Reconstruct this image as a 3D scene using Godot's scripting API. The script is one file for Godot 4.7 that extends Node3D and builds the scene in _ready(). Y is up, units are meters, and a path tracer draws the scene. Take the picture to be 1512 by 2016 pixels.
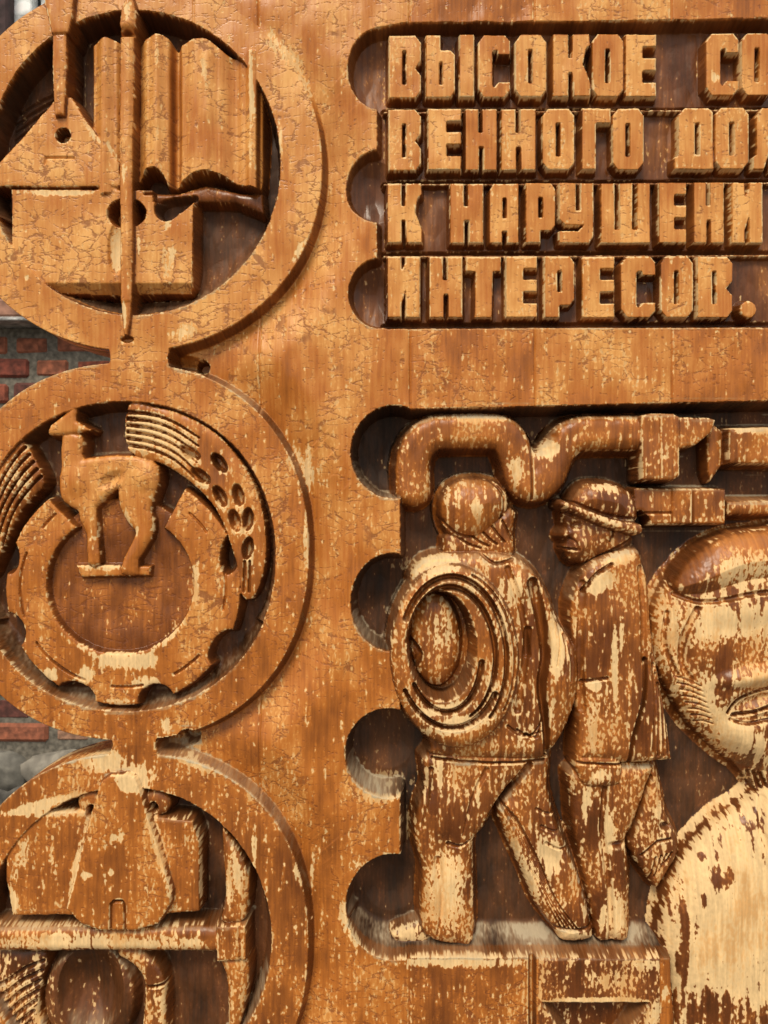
extends Node3D
# A carved wooden relief panel in front of a brick wall. The panel is modelled as one carved block: a grid of
# heights (in carving units of 0.8 mm, 0 = face of the board) into which every motif is cut, then divided into its parts.

const S := 0.0008            # metres per carving unit
const D := 1568.0            # camera distance from the board's face, carving units
const U0 := -112.0
const V0 := -80.0
const STEP := 1.6
const NW := 1062
const NH := 1354
const THICK := 120.0         # thickness of the panel
const TW := 1600
const TH := 2048

var G := PackedFloat32Array()          # height
var P := PackedInt32Array()            # part id
var PAINT := PackedFloat32Array()      # extra wear laid on by hand
var OUT := PackedFloat32Array()        # signed distance to the outline of the panel (positive = air)
var parts: Array = []                  # {name, parent, label, tone, wear, crack, dust}
var wob := FastNoiseLite.new()
var material: StandardMaterial3D

func _ready() -> void:
	set_camera_and_light()
	brick_wall()
	carve_panel()

# ------------------------------------------------------------------ camera, sky, light
func set_camera_and_light() -> void:
	var cam := Camera3D.new()
	cam.name = "camera"
	cam.position = Vector3(0, 1.6, D * S)
	cam.near = 0.05
	cam.far = 60.0
	add_child(cam)
	var lens := CameraAttributesPhysical.new()
	lens.frustum_focus_distance = D * S
	lens.frustum_focal_length = 18.666
	lens.frustum_near = 0.05
	lens.frustum_far = 60.0
	lens.exposure_aperture = 5.0
	cam.attributes = lens
	cam.fov = rad_to_deg(2.0 * atan(1008.0 / D))
	cam.current = true
	var e := Environment.new()
	e.background_mode = Environment.BG_SKY
	var sm := ProceduralSkyMaterial.new()
	sm.sky_top_color = Color(0.90, 0.89, 0.88)
	sm.sky_horizon_color = Color(0.84, 0.83, 0.81)
	sm.sky_energy_multiplier = 0.85
	sm.ground_energy_multiplier = 0.85
	sm.sky_curve = 0.2
	sm.ground_bottom_color = Color(0.36, 0.34, 0.31)
	sm.ground_horizon_color = Color(0.44, 0.43, 0.41)
	var sky := Sky.new()
	sky.sky_material = sm
	e.sky = sky
	e.tonemap_mode = Environment.TONE_MAPPER_LINEAR
	e.tonemap_exposure = 1.85
	e.sdfgi_enabled = true
	e.ssao_enabled = true
	e.ssil_enabled = true
	var we := WorldEnvironment.new()
	we.name = "environment"
	we.environment = e
	add_child(we)
	var sun := DirectionalLight3D.new()
	sun.name = "sun"
	sun.light_color = Color(1.0, 0.95, 0.87)
	sun.light_energy = 0.5
	sun.light_angular_distance = 22.0
	sun.shadow_enabled = true
	sun.rotation_degrees = Vector3(-50, -18, 0)
	add_child(sun)

# ------------------------------------------------------------------ the carving: shapes
func pv(a: Array) -> PackedVector2Array:           # [x, y, x, y ...] to points
	var r := PackedVector2Array()
	for k in range(0, a.size(), 2):
		r.append(Vector2(a[k], a[k + 1]))
	return r

func smooth(a: Array, n := 4, closed := true) -> PackedVector2Array:   # a curve through the points
	var p := pv(a)
	var c := p.size()
	var r := PackedVector2Array()
	for i in (c if closed else c - 1):
		var p0 := p[(i - 1 + c) % c] if closed or i > 0 else p[0]
		var p1 := p[i]
		var p2 := p[(i + 1) % c]
		var p3 := p[(i + 2) % c] if closed or i + 2 < c else p[c - 1]
		for k in n:
			r.append(p1.cubic_interpolate(p2, p0, p3, float(k) / n))
	if not closed:
		r.append(p[c - 1])
	return r

func ell(cx: float, cy: float, rx: float, ry: float, rot := 0.0, n := 40, ex := 2.0, a0 := 0.0, a1 := TAU) -> PackedVector2Array:
	var r := PackedVector2Array()
	var whole := absf(a1 - a0 - TAU) < 0.001
	for k in (n if whole else n + 1):
		var t := a0 + (a1 - a0) * k / n
		var c := cos(t)
		var s := sin(t)
		var q := Vector2(signf(c) * pow(absf(c), 2.0 / ex) * rx, signf(s) * pow(absf(s), 2.0 / ex) * ry)
		r.append(Vector2(cx, cy) + q.rotated(rot))
	return r

func join(a: PackedVector2Array, b: PackedVector2Array) -> PackedVector2Array:
	var best := a
	var most := 0.0
	for q in Geometry2D.merge_polygons(a, b):
		var bb := Rect2(q[0], Vector2.ZERO)
		for v in q:
			bb = bb.expand(v)
		if bb.get_area() > most:
			most = bb.get_area()
			best = q
	return best

func cut(a: PackedVector2Array, b: PackedVector2Array) -> PackedVector2Array:
	var best := a
	var most := 0.0
	for q in Geometry2D.clip_polygons(a, b):
		var bb := Rect2(q[0], Vector2.ZERO)
		for v in q:
			bb = bb.expand(v)
		if bb.get_area() > most:
			most = bb.get_area()
			best = q
	return best

# signed distance (negative inside) to closed outlines, on the part of the grid round them
func field(cs: Array, pad: float) -> Dictionary:
	var lo := Vector2(1e9, 1e9)
	var hi := -lo
	for c: PackedVector2Array in cs:
		for q in c:
			lo = lo.min(q)
			hi = hi.max(q)
	var i0 := clampi(int((lo.x - pad - U0) / STEP), 0, NW - 1)
	var j0 := clampi(int((lo.y - pad - V0) / STEP), 0, NH - 1)
	var i1 := clampi(int((hi.x + pad - U0) / STEP) + 1, 0, NW - 1)
	var j1 := clampi(int((hi.y + pad - V0) / STEP) + 1, 0, NH - 1)
	var w := i1 - i0 + 1
	var h := j1 - j0 + 1
	var n := w * h
	var qx := PackedFloat32Array()
	var qy := PackedFloat32Array()
	var dd := PackedFloat32Array()
	var ins := PackedByteArray()
	qx.resize(n)
	qy.resize(n)
	dd.resize(n)
	ins.resize(n)
	dd.fill(1e12)
	qx.fill(1e6)
	qy.fill(1e6)
	var bu := U0 + i0 * STEP
	var bv := V0 + j0 * STEP
	for c: PackedVector2Array in cs:
		var m := c.size()
		for s in m:
			var a := c[s]
			var b := c[(s + 1) % m]
			var pieces := int(a.distance_to(b) / 14.0) + 1
			for k in pieces:
				var p := a.lerp(b, float(k) / pieces)
				var e := a.lerp(b, float(k + 1) / pieces) - p
				var l2 := maxf(e.length_squared(), 1e-9)
				var x0 := maxi(0, int((minf(p.x, p.x + e.x) - 3.0 - bu) / STEP))
				var x1 := mini(w - 1, int((maxf(p.x, p.x + e.x) + 3.0 - bu) / STEP) + 1)
				var y0 := maxi(0, int((minf(p.y, p.y + e.y) - 3.0 - bv) / STEP))
				var y1 := mini(h - 1, int((maxf(p.y, p.y + e.y) + 3.0 - bv) / STEP) + 1)
				for y in range(y0, y1 + 1):
					for x in range(x0, x1 + 1):
						var rx := bu + x * STEP - p.x
						var ry := bv + y * STEP - p.y
						var t := clampf((rx * e.x + ry * e.y) / l2, 0.0, 1.0)
						var ex := rx - e.x * t
						var ey := ry - e.y * t
						var g := ex * ex + ey * ey
						var o := y * w + x
						if g < dd[o]:
							dd[o] = g
							qx[o] = bu + x * STEP - ex
							qy[o] = bv + y * STEP - ey
	for y in h:                                     # which cells lie inside
		var vy := bv + y * STEP + 0.0137
		var xs := PackedFloat32Array()
		for c: PackedVector2Array in cs:
			var m := c.size()
			var prev := c[m - 1]
			for q in c:
				if (q.y > vy) != (prev.y > vy):
					xs.append(prev.x + (vy - prev.y) / (q.y - prev.y) * (q.x - prev.x))
				prev = q
		xs.sort()
		for k in range(0, xs.size() - 1, 2):
			for x in range(maxi(0, int(ceil((xs[k] - bu) / STEP))), mini(w - 1, int(floor((xs[k + 1] - bu) / STEP))) + 1):
				ins[y * w + x] = 1
	for pass_ in 2:
		for yy in h:
			var y := yy if pass_ == 0 else h - 1 - yy
			var sy := -1 if pass_ == 0 else 1
			var vy := bv + y * STEP
			var up := y + sy >= 0 and y + sy < h
			for xx in w:
				var x := xx if pass_ == 0 else w - 1 - xx
				var o := y * w + x
				var best := dd[o]
				if best < 4.0:
					continue
				var ux := bu + x * STEP
				var from := -1
				var r := o + sy
				if x + sy >= 0 and x + sy < w:
					var g := (qx[r] - ux) * (qx[r] - ux) + (qy[r] - vy) * (qy[r] - vy)
					if g < best:
						best = g
						from = r
				if up:
					r = o + sy * w
					var g := (qx[r] - ux) * (qx[r] - ux) + (qy[r] - vy) * (qy[r] - vy)
					if g < best:
						best = g
						from = r
					if x > 0:
						g = (qx[r - 1] - ux) * (qx[r - 1] - ux) + (qy[r - 1] - vy) * (qy[r - 1] - vy)
						if g < best:
							best = g
							from = r - 1
					if x < w - 1:
						g = (qx[r + 1] - ux) * (qx[r + 1] - ux) + (qy[r + 1] - vy) * (qy[r + 1] - vy)
						if g < best:
							best = g
							from = r + 1
				if from >= 0:
					dd[o] = best
					qx[o] = qx[from]
					qy[o] = qy[from]
			if pass_ == 0:                              # and back along the row
				for xx in range(w - 2, -1, -1):
					var o := y * w + xx
					var ux := bu + xx * STEP
					var g := (qx[o + 1] - ux) * (qx[o + 1] - ux) + (qy[o + 1] - vy) * (qy[o + 1] - vy)
					if g < dd[o]:
						dd[o] = g
						qx[o] = qx[o + 1]
						qy[o] = qy[o + 1]
	for o in n:
		dd[o] = -sqrt(dd[o]) if ins[o] else sqrt(dd[o])
	return {"i": i0, "j": j0, "w": w, "h": h, "d": dd}

# signed distance to a line drawn with a round tool, its radius going from r0 to r1 along it
func line_field(p: PackedVector2Array, r0: float, r1: float, pad: float) -> Dictionary:
	var lo := Vector2(1e9, 1e9)
	var hi := -lo
	var total := 0.0
	for k in p.size():
		lo = lo.min(p[k])
		hi = hi.max(p[k])
		if k:
			total += p[k].distance_to(p[k - 1])
	var m := maxf(r0, r1) + pad
	var i0 := clampi(int((lo.x - m - U0) / STEP), 0, NW - 1)
	var j0 := clampi(int((lo.y - m - V0) / STEP), 0, NH - 1)
	var i1 := clampi(int((hi.x + m - U0) / STEP) + 1, 0, NW - 1)
	var j1 := clampi(int((hi.y + m - V0) / STEP) + 1, 0, NH - 1)
	var w := i1 - i0 + 1
	var h := j1 - j0 + 1
	var dd := PackedFloat32Array()
	dd.resize(w * h)
	dd.fill(1e6)
	var bu := U0 + i0 * STEP
	var bv := V0 + j0 * STEP
	var run := 0.0
	for k in p.size() - 1:
		var a := p[k]
		var e := p[k + 1] - a
		var l := maxf(e.length(), 1e-4)
		var l2 := l * l
		for y in range(maxi(0, int((minf(a.y, a.y + e.y) - m - bv) / STEP)), mini(h - 1, int((maxf(a.y, a.y + e.y) + m - bv) / STEP) + 1) + 1):
			for x in range(maxi(0, int((minf(a.x, a.x + e.x) - m - bu) / STEP)), mini(w - 1, int((maxf(a.x, a.x + e.x) + m - bu) / STEP) + 1) + 1):
				var rx := bu + x * STEP - a.x
				var ry := bv + y * STEP - a.y
				var t := clampf((rx * e.x + ry * e.y) / l2, 0.0, 1.0)
				var ex := rx - e.x * t
				var ey := ry - e.y * t
				var g := sqrt(ex * ex + ey * ey) - lerpf(r0, r1, (run + t * l) / total)
				if g < dd[y * w + x]:
					dd[y * w + x] = g
		run += l
	return {"i": i0, "j": j0, "w": w, "h": h, "d": dd}

# ------------------------------------------------------------------ the carving: cuts
func part(called: String, parent: int, tone: float, wear: float, crack := 0.5, dust := 0.0, label := "") -> int:
	parts.append({"name": called, "parent": parent, "tone": tone, "wear": wear, "crack": crack, "dust": dust, "label": label})
	return parts.size() - 1

# leave a form standing: flat or rounded top, walls sloping out to the ground
func stand(f: Dictionary, id: int, top: float, base: float, wall := 7.0, round_ := 0.0, R := 1.0, tilt := Vector2.ZERO, wobble := 1.0, force := false) -> void:
	var w: int = f.w
	var d: PackedFloat32Array = f.d
	var mid := Vector2(U0 + (f.i + w * 0.5) * STEP, V0 + (f.j + f.h * 0.5) * STEP)
	for y in f.h:
		var v: float = V0 + (f.j + y) * STEP
		for x in w:
			var e := d[y * w + x]
			if e > wall + 3.0:
				continue
			var u: float = U0 + (f.i + x) * STEP
			e += wobble * wob.get_noise_2d(u * 2.2, v * 2.2)
			if e > wall:
				continue
			var o: int = (f.j + y) * NW + f.i + x
			var h := top + tilt.x * (u - mid.x) + tilt.y * (v - mid.y)
			if e <= 0.0:
				var k := minf(-e / R, 1.0)
				h -= round_ * (1.0 - sqrt(k * (2.0 - k)))
			else:
				var t := e / wall
				if wall > 9.0:                         # a hollow fillet at the foot of tall forms
					t = 1.0 - (1.0 - t) * (1.0 - t)
				h = lerpf(h - round_, base, t)
			if h > G[o] or (force and e <= 0.0):
				G[o] = h
				if e < wall * 0.8:
					P[o] = id

# sink a field to a depth
func sink(f: Dictionary, id: int, depth: float, wall := 8.0, wall_low := -1.0, v_from := 0.0, v_to := 1.0, wobble := 1.2) -> void:
	var w: int = f.w
	var d: PackedFloat32Array = f.d
	for y in f.h:
		var v: float = V0 + (f.j + y) * STEP
		var wl := wall if wall_low < 0.0 else lerpf(wall, wall_low, smoothstep(v_from, v_to, v))
		for x in w:
			var e := d[y * w + x]
			if e > 2.0:
				continue
			var u: float = U0 + (f.i + x) * STEP
			e += wobble * wob.get_noise_2d(u * 2.2, v * 2.2)
			if e >= 0.0:
				continue
			var o: int = (f.j + y) * NW + f.i + x
			var t := minf(-e / wl, 1.0)
			var h := lerpf(G[o], depth, t if wl < 20.0 else sqrt(t * (2.0 - t)))
			if h < G[o]:
				G[o] = h
				if id >= 0 and t > 0.1:
					P[o] = id

# press a rounded hollow (amp < 0) or swell a rounded bump (amp > 0), on some parts only
func swell(cx: float, cy: float, rx: float, ry: float, amp: float, ids: Array = [], rot := 0.0, sharp := 2.0) -> void:
	var m := maxf(rx, ry)
	var cr := cos(-rot)
	var sr := sin(-rot)
	for j in range(clampi(int((cy - m - V0) / STEP), 0, NH - 1), clampi(int((cy + m - V0) / STEP) + 1, 0, NH - 1) + 1):
		for i in range(clampi(int((cx - m - U0) / STEP), 0, NW - 1), clampi(int((cx + m - U0) / STEP) + 1, 0, NW - 1) + 1):
			var a := U0 + i * STEP - cx
			var b := V0 + j * STEP - cy
			var p := (a * cr - b * sr) / rx
			var q := (a * sr + b * cr) / ry
			var r := 1.0 - p * p - q * q
			if r <= 0.0:
				continue
			var o := j * NW + i
			if ids.is_empty() or P[o] in ids:
				G[o] += amp * pow(r, sharp)

# cut (or with a negative depth raise) a line along points
func groove(p: PackedVector2Array, half: float, depth: float, ids: Array = [], end_half := -1.0, one_side := 0.0) -> void:
	var f := line_field(p, half, end_half if end_half >= 0.0 else half, 1.0)
	var w: int = f.w
	var most := maxf(half, 1.0)
	for y in f.h:
		for x in w:
			var e: float = f.d[y * w + x]
			if e >= 0.0:
				continue
			var o: int = (f.j + y) * NW + f.i + x
			if ids.is_empty() or P[o] in ids:
				var t := minf(-e / most, 1.0)
				G[o] -= depth * t * (2.0 - t)

# wear laid on a spot
func rub(cx: float, cy: float, rx: float, ry: float, amount: float, rot := 0.0) -> void:
	var m := maxf(rx, ry)
	var cr := cos(-rot)
	var sr := sin(-rot)
	for j in range(clampi(int((cy - m - V0) / STEP), 0, NH - 1), clampi(int((cy + m - V0) / STEP) + 1, 0, NH - 1) + 1):
		for i in range(clampi(int((cx - m - U0) / STEP), 0, NW - 1), clampi(int((cx + m - U0) / STEP) + 1, 0, NW - 1) + 1):
			var a := U0 + i * STEP - cx
			var b := V0 + j * STEP - cy
			var p := (a * cr - b * sr) / rx
			var q := (a * sr + b * cr) / ry
			var r := 1.0 - p * p - q * q
			if r > 0.0:
				PAINT[j * NW + i] += amount * 1.12 * r

# ------------------------------------------------------------------ the carving: what is carved
func carve_panel() -> void:
	var t0 := Time.get_ticks_msec()
	wob.noise_type = FastNoiseLite.TYPE_SIMPLEX_SMOOTH
	wob.frequency = 0.03
	wob.fractal_octaves = 3
	wob.seed = 4
	G.resize(NW * NH)
	P.resize(NW * NH)
	PAINT.resize(NW * NH)
	OUT.resize(NW * NH)
	ground_form()
	print("ground ", Time.get_ticks_msec() - t0)
	medallion_top()
	medallion_middle()
	medallion_bottom()
	print("medallions ", Time.get_ticks_msec() - t0)
	inscription()
	print("letters ", Time.get_ticks_msec() - t0)
	picture()
	print("picture ", Time.get_ticks_msec() - t0)
	divide_planks()
	tool_marks()
	make_material()
	print("texture ", Time.get_ticks_msec() - t0)
	build_meshes()
	print("meshes ", Time.get_ticks_msec() - t0)

var board := 0
var ring := [0, 0, 0]
const JOINTS := [508.0, 806.0, 1052.0, 1322.0]

func ground_form() -> void:
	board = part("board", -1, 0.80, 0.17, 0.75, 0.6)
	ring[0] = part("medallion", -1, 0.88, 0.13, 1.0, 0.5, "top medallion with a balalaika, an open book, a brush and a palette")
	ring[1] = part("medallion", -1, 0.80, 0.17, 1.0, 0.6, "middle medallion with an antelope, a cog wheel and wheat")
	ring[2] = part("medallion", -1, 0.76, 0.22, 0.7, 0.8, "bottom medallion with a satchel and a pickaxe")
	var c1 := ell(264, 328, 370, 363, 0, 90, 2.05)
	var c2 := ell(250, 1086, 357, 372, 0, 90, 2.2)
	var c3 := ell(258, 1858, 348, 374, 0, 90, 2.25)
	var chain := join(c1, pv([214, 660, 333, 660, 331, 705, 338, 740, 210, 745, 217, 708]))
	chain = join(chain, c2) if not Geometry2D.is_point_in_polygon(Vector2(250, 1200), chain) else chain
	chain = join(chain, pv([216, 1420, 316, 1420, 306, 1470, 316, 1510, 205, 1510, 222, 1468]))
	chain = join(chain, c3)
	var f := field([chain], 2000.0)        # covers the whole grid
	var d1: PackedFloat32Array = field([c1], 2000.0).d
	var d2: PackedFloat32Array = field([c2], 2000.0).d
	var d3: PackedFloat32Array = field([c3], 2000.0).d
	var d: PackedFloat32Array = f.d
	for j in NH:
		var v := V0 + j * STEP
		for i in NW:
			var u := U0 + i * STEP
			var o := j * NW + i
			var e := d[o]
			OUT[o] = minf(e, 275.0 - u)
			P[o] = board
			var h := 0.0
			if e <= 0.0:
				P[o] = ring[0] if v < 712.0 else ring[1] if v < 1468.0 else ring[2]
			else:
				var fade := smoothstep(20.0, 330.0, v)
				var k1 := clampf(1.0 - d1[o] / 110.0, 0.0, 1.0)
				var k2 := clampf(1.0 - d2[o] / 110.0, 0.0, 1.0)
				var k3 := clampf(1.0 - d3[o] / 110.0, 0.0, 1.0)
				h = -40.0 * fade * (1.0 - exp(-1.7 * (k1 * k1 + k2 * k2 + k3 * k3))) * minf(1.0, e / 11.0)
			G[o] = h
	for q in [[352.0, 716.0, 44.0, 24.0], [338.0, 1460.0, 44.0, 24.0]]:
		swell(q[0], q[1], q[2], q[3], -26.0, [board], 0, 1.0)
	for q in [[391.0, 718.0, 15.0, 16.0], [368.0, 1456.0, 20.0, 20.0]]:
		sink(field([ell(q[0], q[1], q[2], q[3])], 4), board, -75.0, 4.0)
		rub(q[0] + 6, q[1] + 16, 22, 14, 0.25)

func interp(xs: Array, x: float) -> float:      # smooth line through [x, h, x, h ...]
	if x <= xs[0]:
		return xs[1]
	for k in range(2, xs.size(), 2):
		if x <= xs[k]:
			var t: float = (x - xs[k - 2]) / (xs[k] - xs[k - 2])
			return lerpf(xs[k - 1], xs[k + 1], t * t * (3.0 - 2.0 * t))
	return xs[xs.size() - 1]

func medallion_top() -> void:
	var m: int = ring[0]
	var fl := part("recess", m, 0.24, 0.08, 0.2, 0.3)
	sink(field([ell(264, 320, 288, 300, 0, 80)], 4), fl, -58.0, 9.0, 75.0, 380.0, 560.0)
	for k in 9:                                        # fan of gouge cuts in the ground
		groove(smooth([96 - k * 3, 150 + k * 14, 55 - k * 4, 172 + k * 16, 4, 200 + k * 17], 3, false), 5.0, 6.0, [fl], 3.0)
	var book := part("book", m, 0.84, 0.14, 0.8, 0.0, "open book with wavy pages")
	var cover := part("book_cover", m, 0.5, 0.1, 0.4)
	stand(field([pv([262, 372, 345, 372, 400, 356, 470, 372, 514, 372, 517, 414, 460, 390, 345, 388, 268, 394])], 10), cover, -20.0, -58.0, 6.0, 8.0, 14.0)
	var f := field([smooth([175, 97, 180, 83, 198, 75, 215, 74, 240, 82, 275, 80, 300, 70, 318, 68, 332, 74, 344, 87, 358, 83, 376, 77, 395, 76, 415, 82, 440, 100, 460, 108, 478, 106, 498, 99, 508, 106, 516, 130, 522, 230, 517, 330, 511, 368, 490, 366, 462, 356, 436, 343, 410, 337, 388, 338, 368, 346, 350, 357, 332, 366, 322, 345, 310, 333, 297, 329, 283, 333, 270, 350, 240, 372, 176, 372, 175, 240], 3)], 10)
	var prof := [170, -34, 182, -12, 205, 3, 226, -4, 250, -24, 268, -22, 290, -2, 308, 5, 328, -4, 344, -28, 358, -9, 385, 2, 405, 5, 430, -2, 462, -16, 480, -8, 494, 4, 502, 2, 512, -18, 524, -44]
	for y in f.h:
		for x in f.w:
			var e: float = f.d[y * f.w + x]
			if e > 6.0:
				continue
			var o: int = (f.j + y) * NW + f.i + x
			var h := interp(prof, U0 + (f.i + x) * STEP)
			if e > 0.0:
				h = lerpf(h, -58.0, e / 6.0)
			if h > G[o]:
				G[o] = h
				P[o] = book
	rub(310, 115, 7, 40, 0.33)
	rub(310, 265, 6, 22, 0.3)
	rub(402, 140, 7, 42, 0.45, -0.08)
	rub(490, 130, 9, 60, 0.6)
	rub(496, 200, 7, 60, 0.55)
	rub(494, 310, 5, 70, 0.35)
	rub(430, 310, 4, 40, 0.3)
	var pal := part("palette", m, 0.86, 0.14, 1.0, 0.0, "artist's palette with a thumb hole")
	stand(field([pv([22, 372, 130, 372, 300, 374, 300, 396, 380, 384, 377, 560, 372, 575, 300, 574, 240, 578, 130, 574, 30, 566, 22, 545])], 10), pal, -3.0, -58.0, 8.0, 0.0, 1.0, Vector2(0, 0))
	for y in range(int((555 - V0) / STEP), int((585 - V0) / STEP)):
		for x in range(int((20 - U0) / STEP), int((382 - U0) / STEP)):
			var o := y * NW + x
			if P[o] == pal:
				G[o] -= maxf(0.0, (V0 + y * STEP - 556.0)) * 0.9
	sink(field([ell(248, 418, 39, 30)], 4), pal, -44.0, 9.0)
	sink(field([smooth([303, 400, 312, 388, 335, 380, 384, 378, 378, 400, 352, 420, 332, 434, 312, 430, 303, 416], 4)], 4), fl, -46.0, 9.0)
	groove(pv([284, 380, 308, 380, 306, 402]), 3, 8, [pal])
	swell(228, 490, 17, 52, -9.0, [pal], 0, 0.6)
	rub(228, 490, 17, 52, 0.9)
	rub(272, 480, 6, 30, 0.5)
	rub(110, 377, 100, 9, 0.75)
	rub(46, 452, 9, 7, 0.6)
	rub(50, 545, 9, 12, 0.5)
	rub(328, 520, 16, 46, 0.38)
	rub(338, 495, 12, 20, 0.34)
	rub(334, 440, 10, 18, 0.5)
	var bal := part("balalaika", m, 0.86, 0.13, 1.0, 0.0, "three-cornered balalaika with a round sound hole")
	stand(field([pv([110, 192, 140, 190, 172, 242, 206, 286, 233, 318, 236, 366, 100, 368, -40, 366, -70, 362, 0, 318, 52, 262])], 10), bal, 0.0, -58.0, 9.0, 2.0, 10.0)
	stand(field([pv([107, 70, 134, 70, 136, 130, 132, 190, 129, 230, 111, 232, 108, 190, 107, 130])], 10), bal, 11.0, -30.0, 7.0, 4.0, 10.0)
	stand(field([pv([93, -12, 150, -12, 147, 40, 139, 72, 107, 74, 103, 52, 94, 18])], 10), bal, 15.0, -30.0, 8.0, 3.0, 10.0)
	sink(field([ell(124, 266, 15, 15)], 4), bal, -30.0, 3.0)
	groove(pv([88, 322, 90, 310, 145, 311]), 3, 4, [bal])
	rub(124, 272, 24, 22, 0.35)
	rub(182, 262, 9, 32, 0.55, -0.6)
	rub(222, 300, 8, 30, 0.5, -0.6)
	rub(99, 30, 8, 40, 0.45, -0.1)
	rub(125, 190, 5, 80, 0.2)
	var br := part("brush", m, 0.84, 0.2, 0.9, 0.0, "long upright brush")
	stand(line_field(pv([254, 70, 251, 330, 252, 470, 251, 592]), 15, 12, 10), br, 14.0, -40.0, 6.0, 10.0, 12.0)
	stand(line_field(pv([251, 590, 251, 640, 250, 664]), 12, 4, 10), br, 12.0, -20.0, 6.0, 8.0, 10.0)
	stand(field([smooth([242, 66, 241, 40, 246, 16, 258, -8, 268, 10, 273, 40, 269, 66], 3)], 15), br, 20.0, -50.0, 7.0, 12.0, 14.0)
	swell(253, 74, 24, 8, -16.0, [br])
	rub(256, 30, 10, 30, 0.25)
	rub(248, 345, 8, 24, 0.4)
	rub(248, 620, 6, 34, 0.45)
	sink(field([ell(250, 668, 14, 7)], 3), m, -10.0, 4.0)
	rub(360, 655, 34, 20, 0.55, -0.4)
	rub(590, 490, 10, 45, 0.5, 0.6)
	rub(560, 100, 20, 60, 0.45, -0.75)
	rub(600, 160, 12, 50, 0.35, -0.5)
	rub(553, 280, 6, 60, 0.4)

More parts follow.
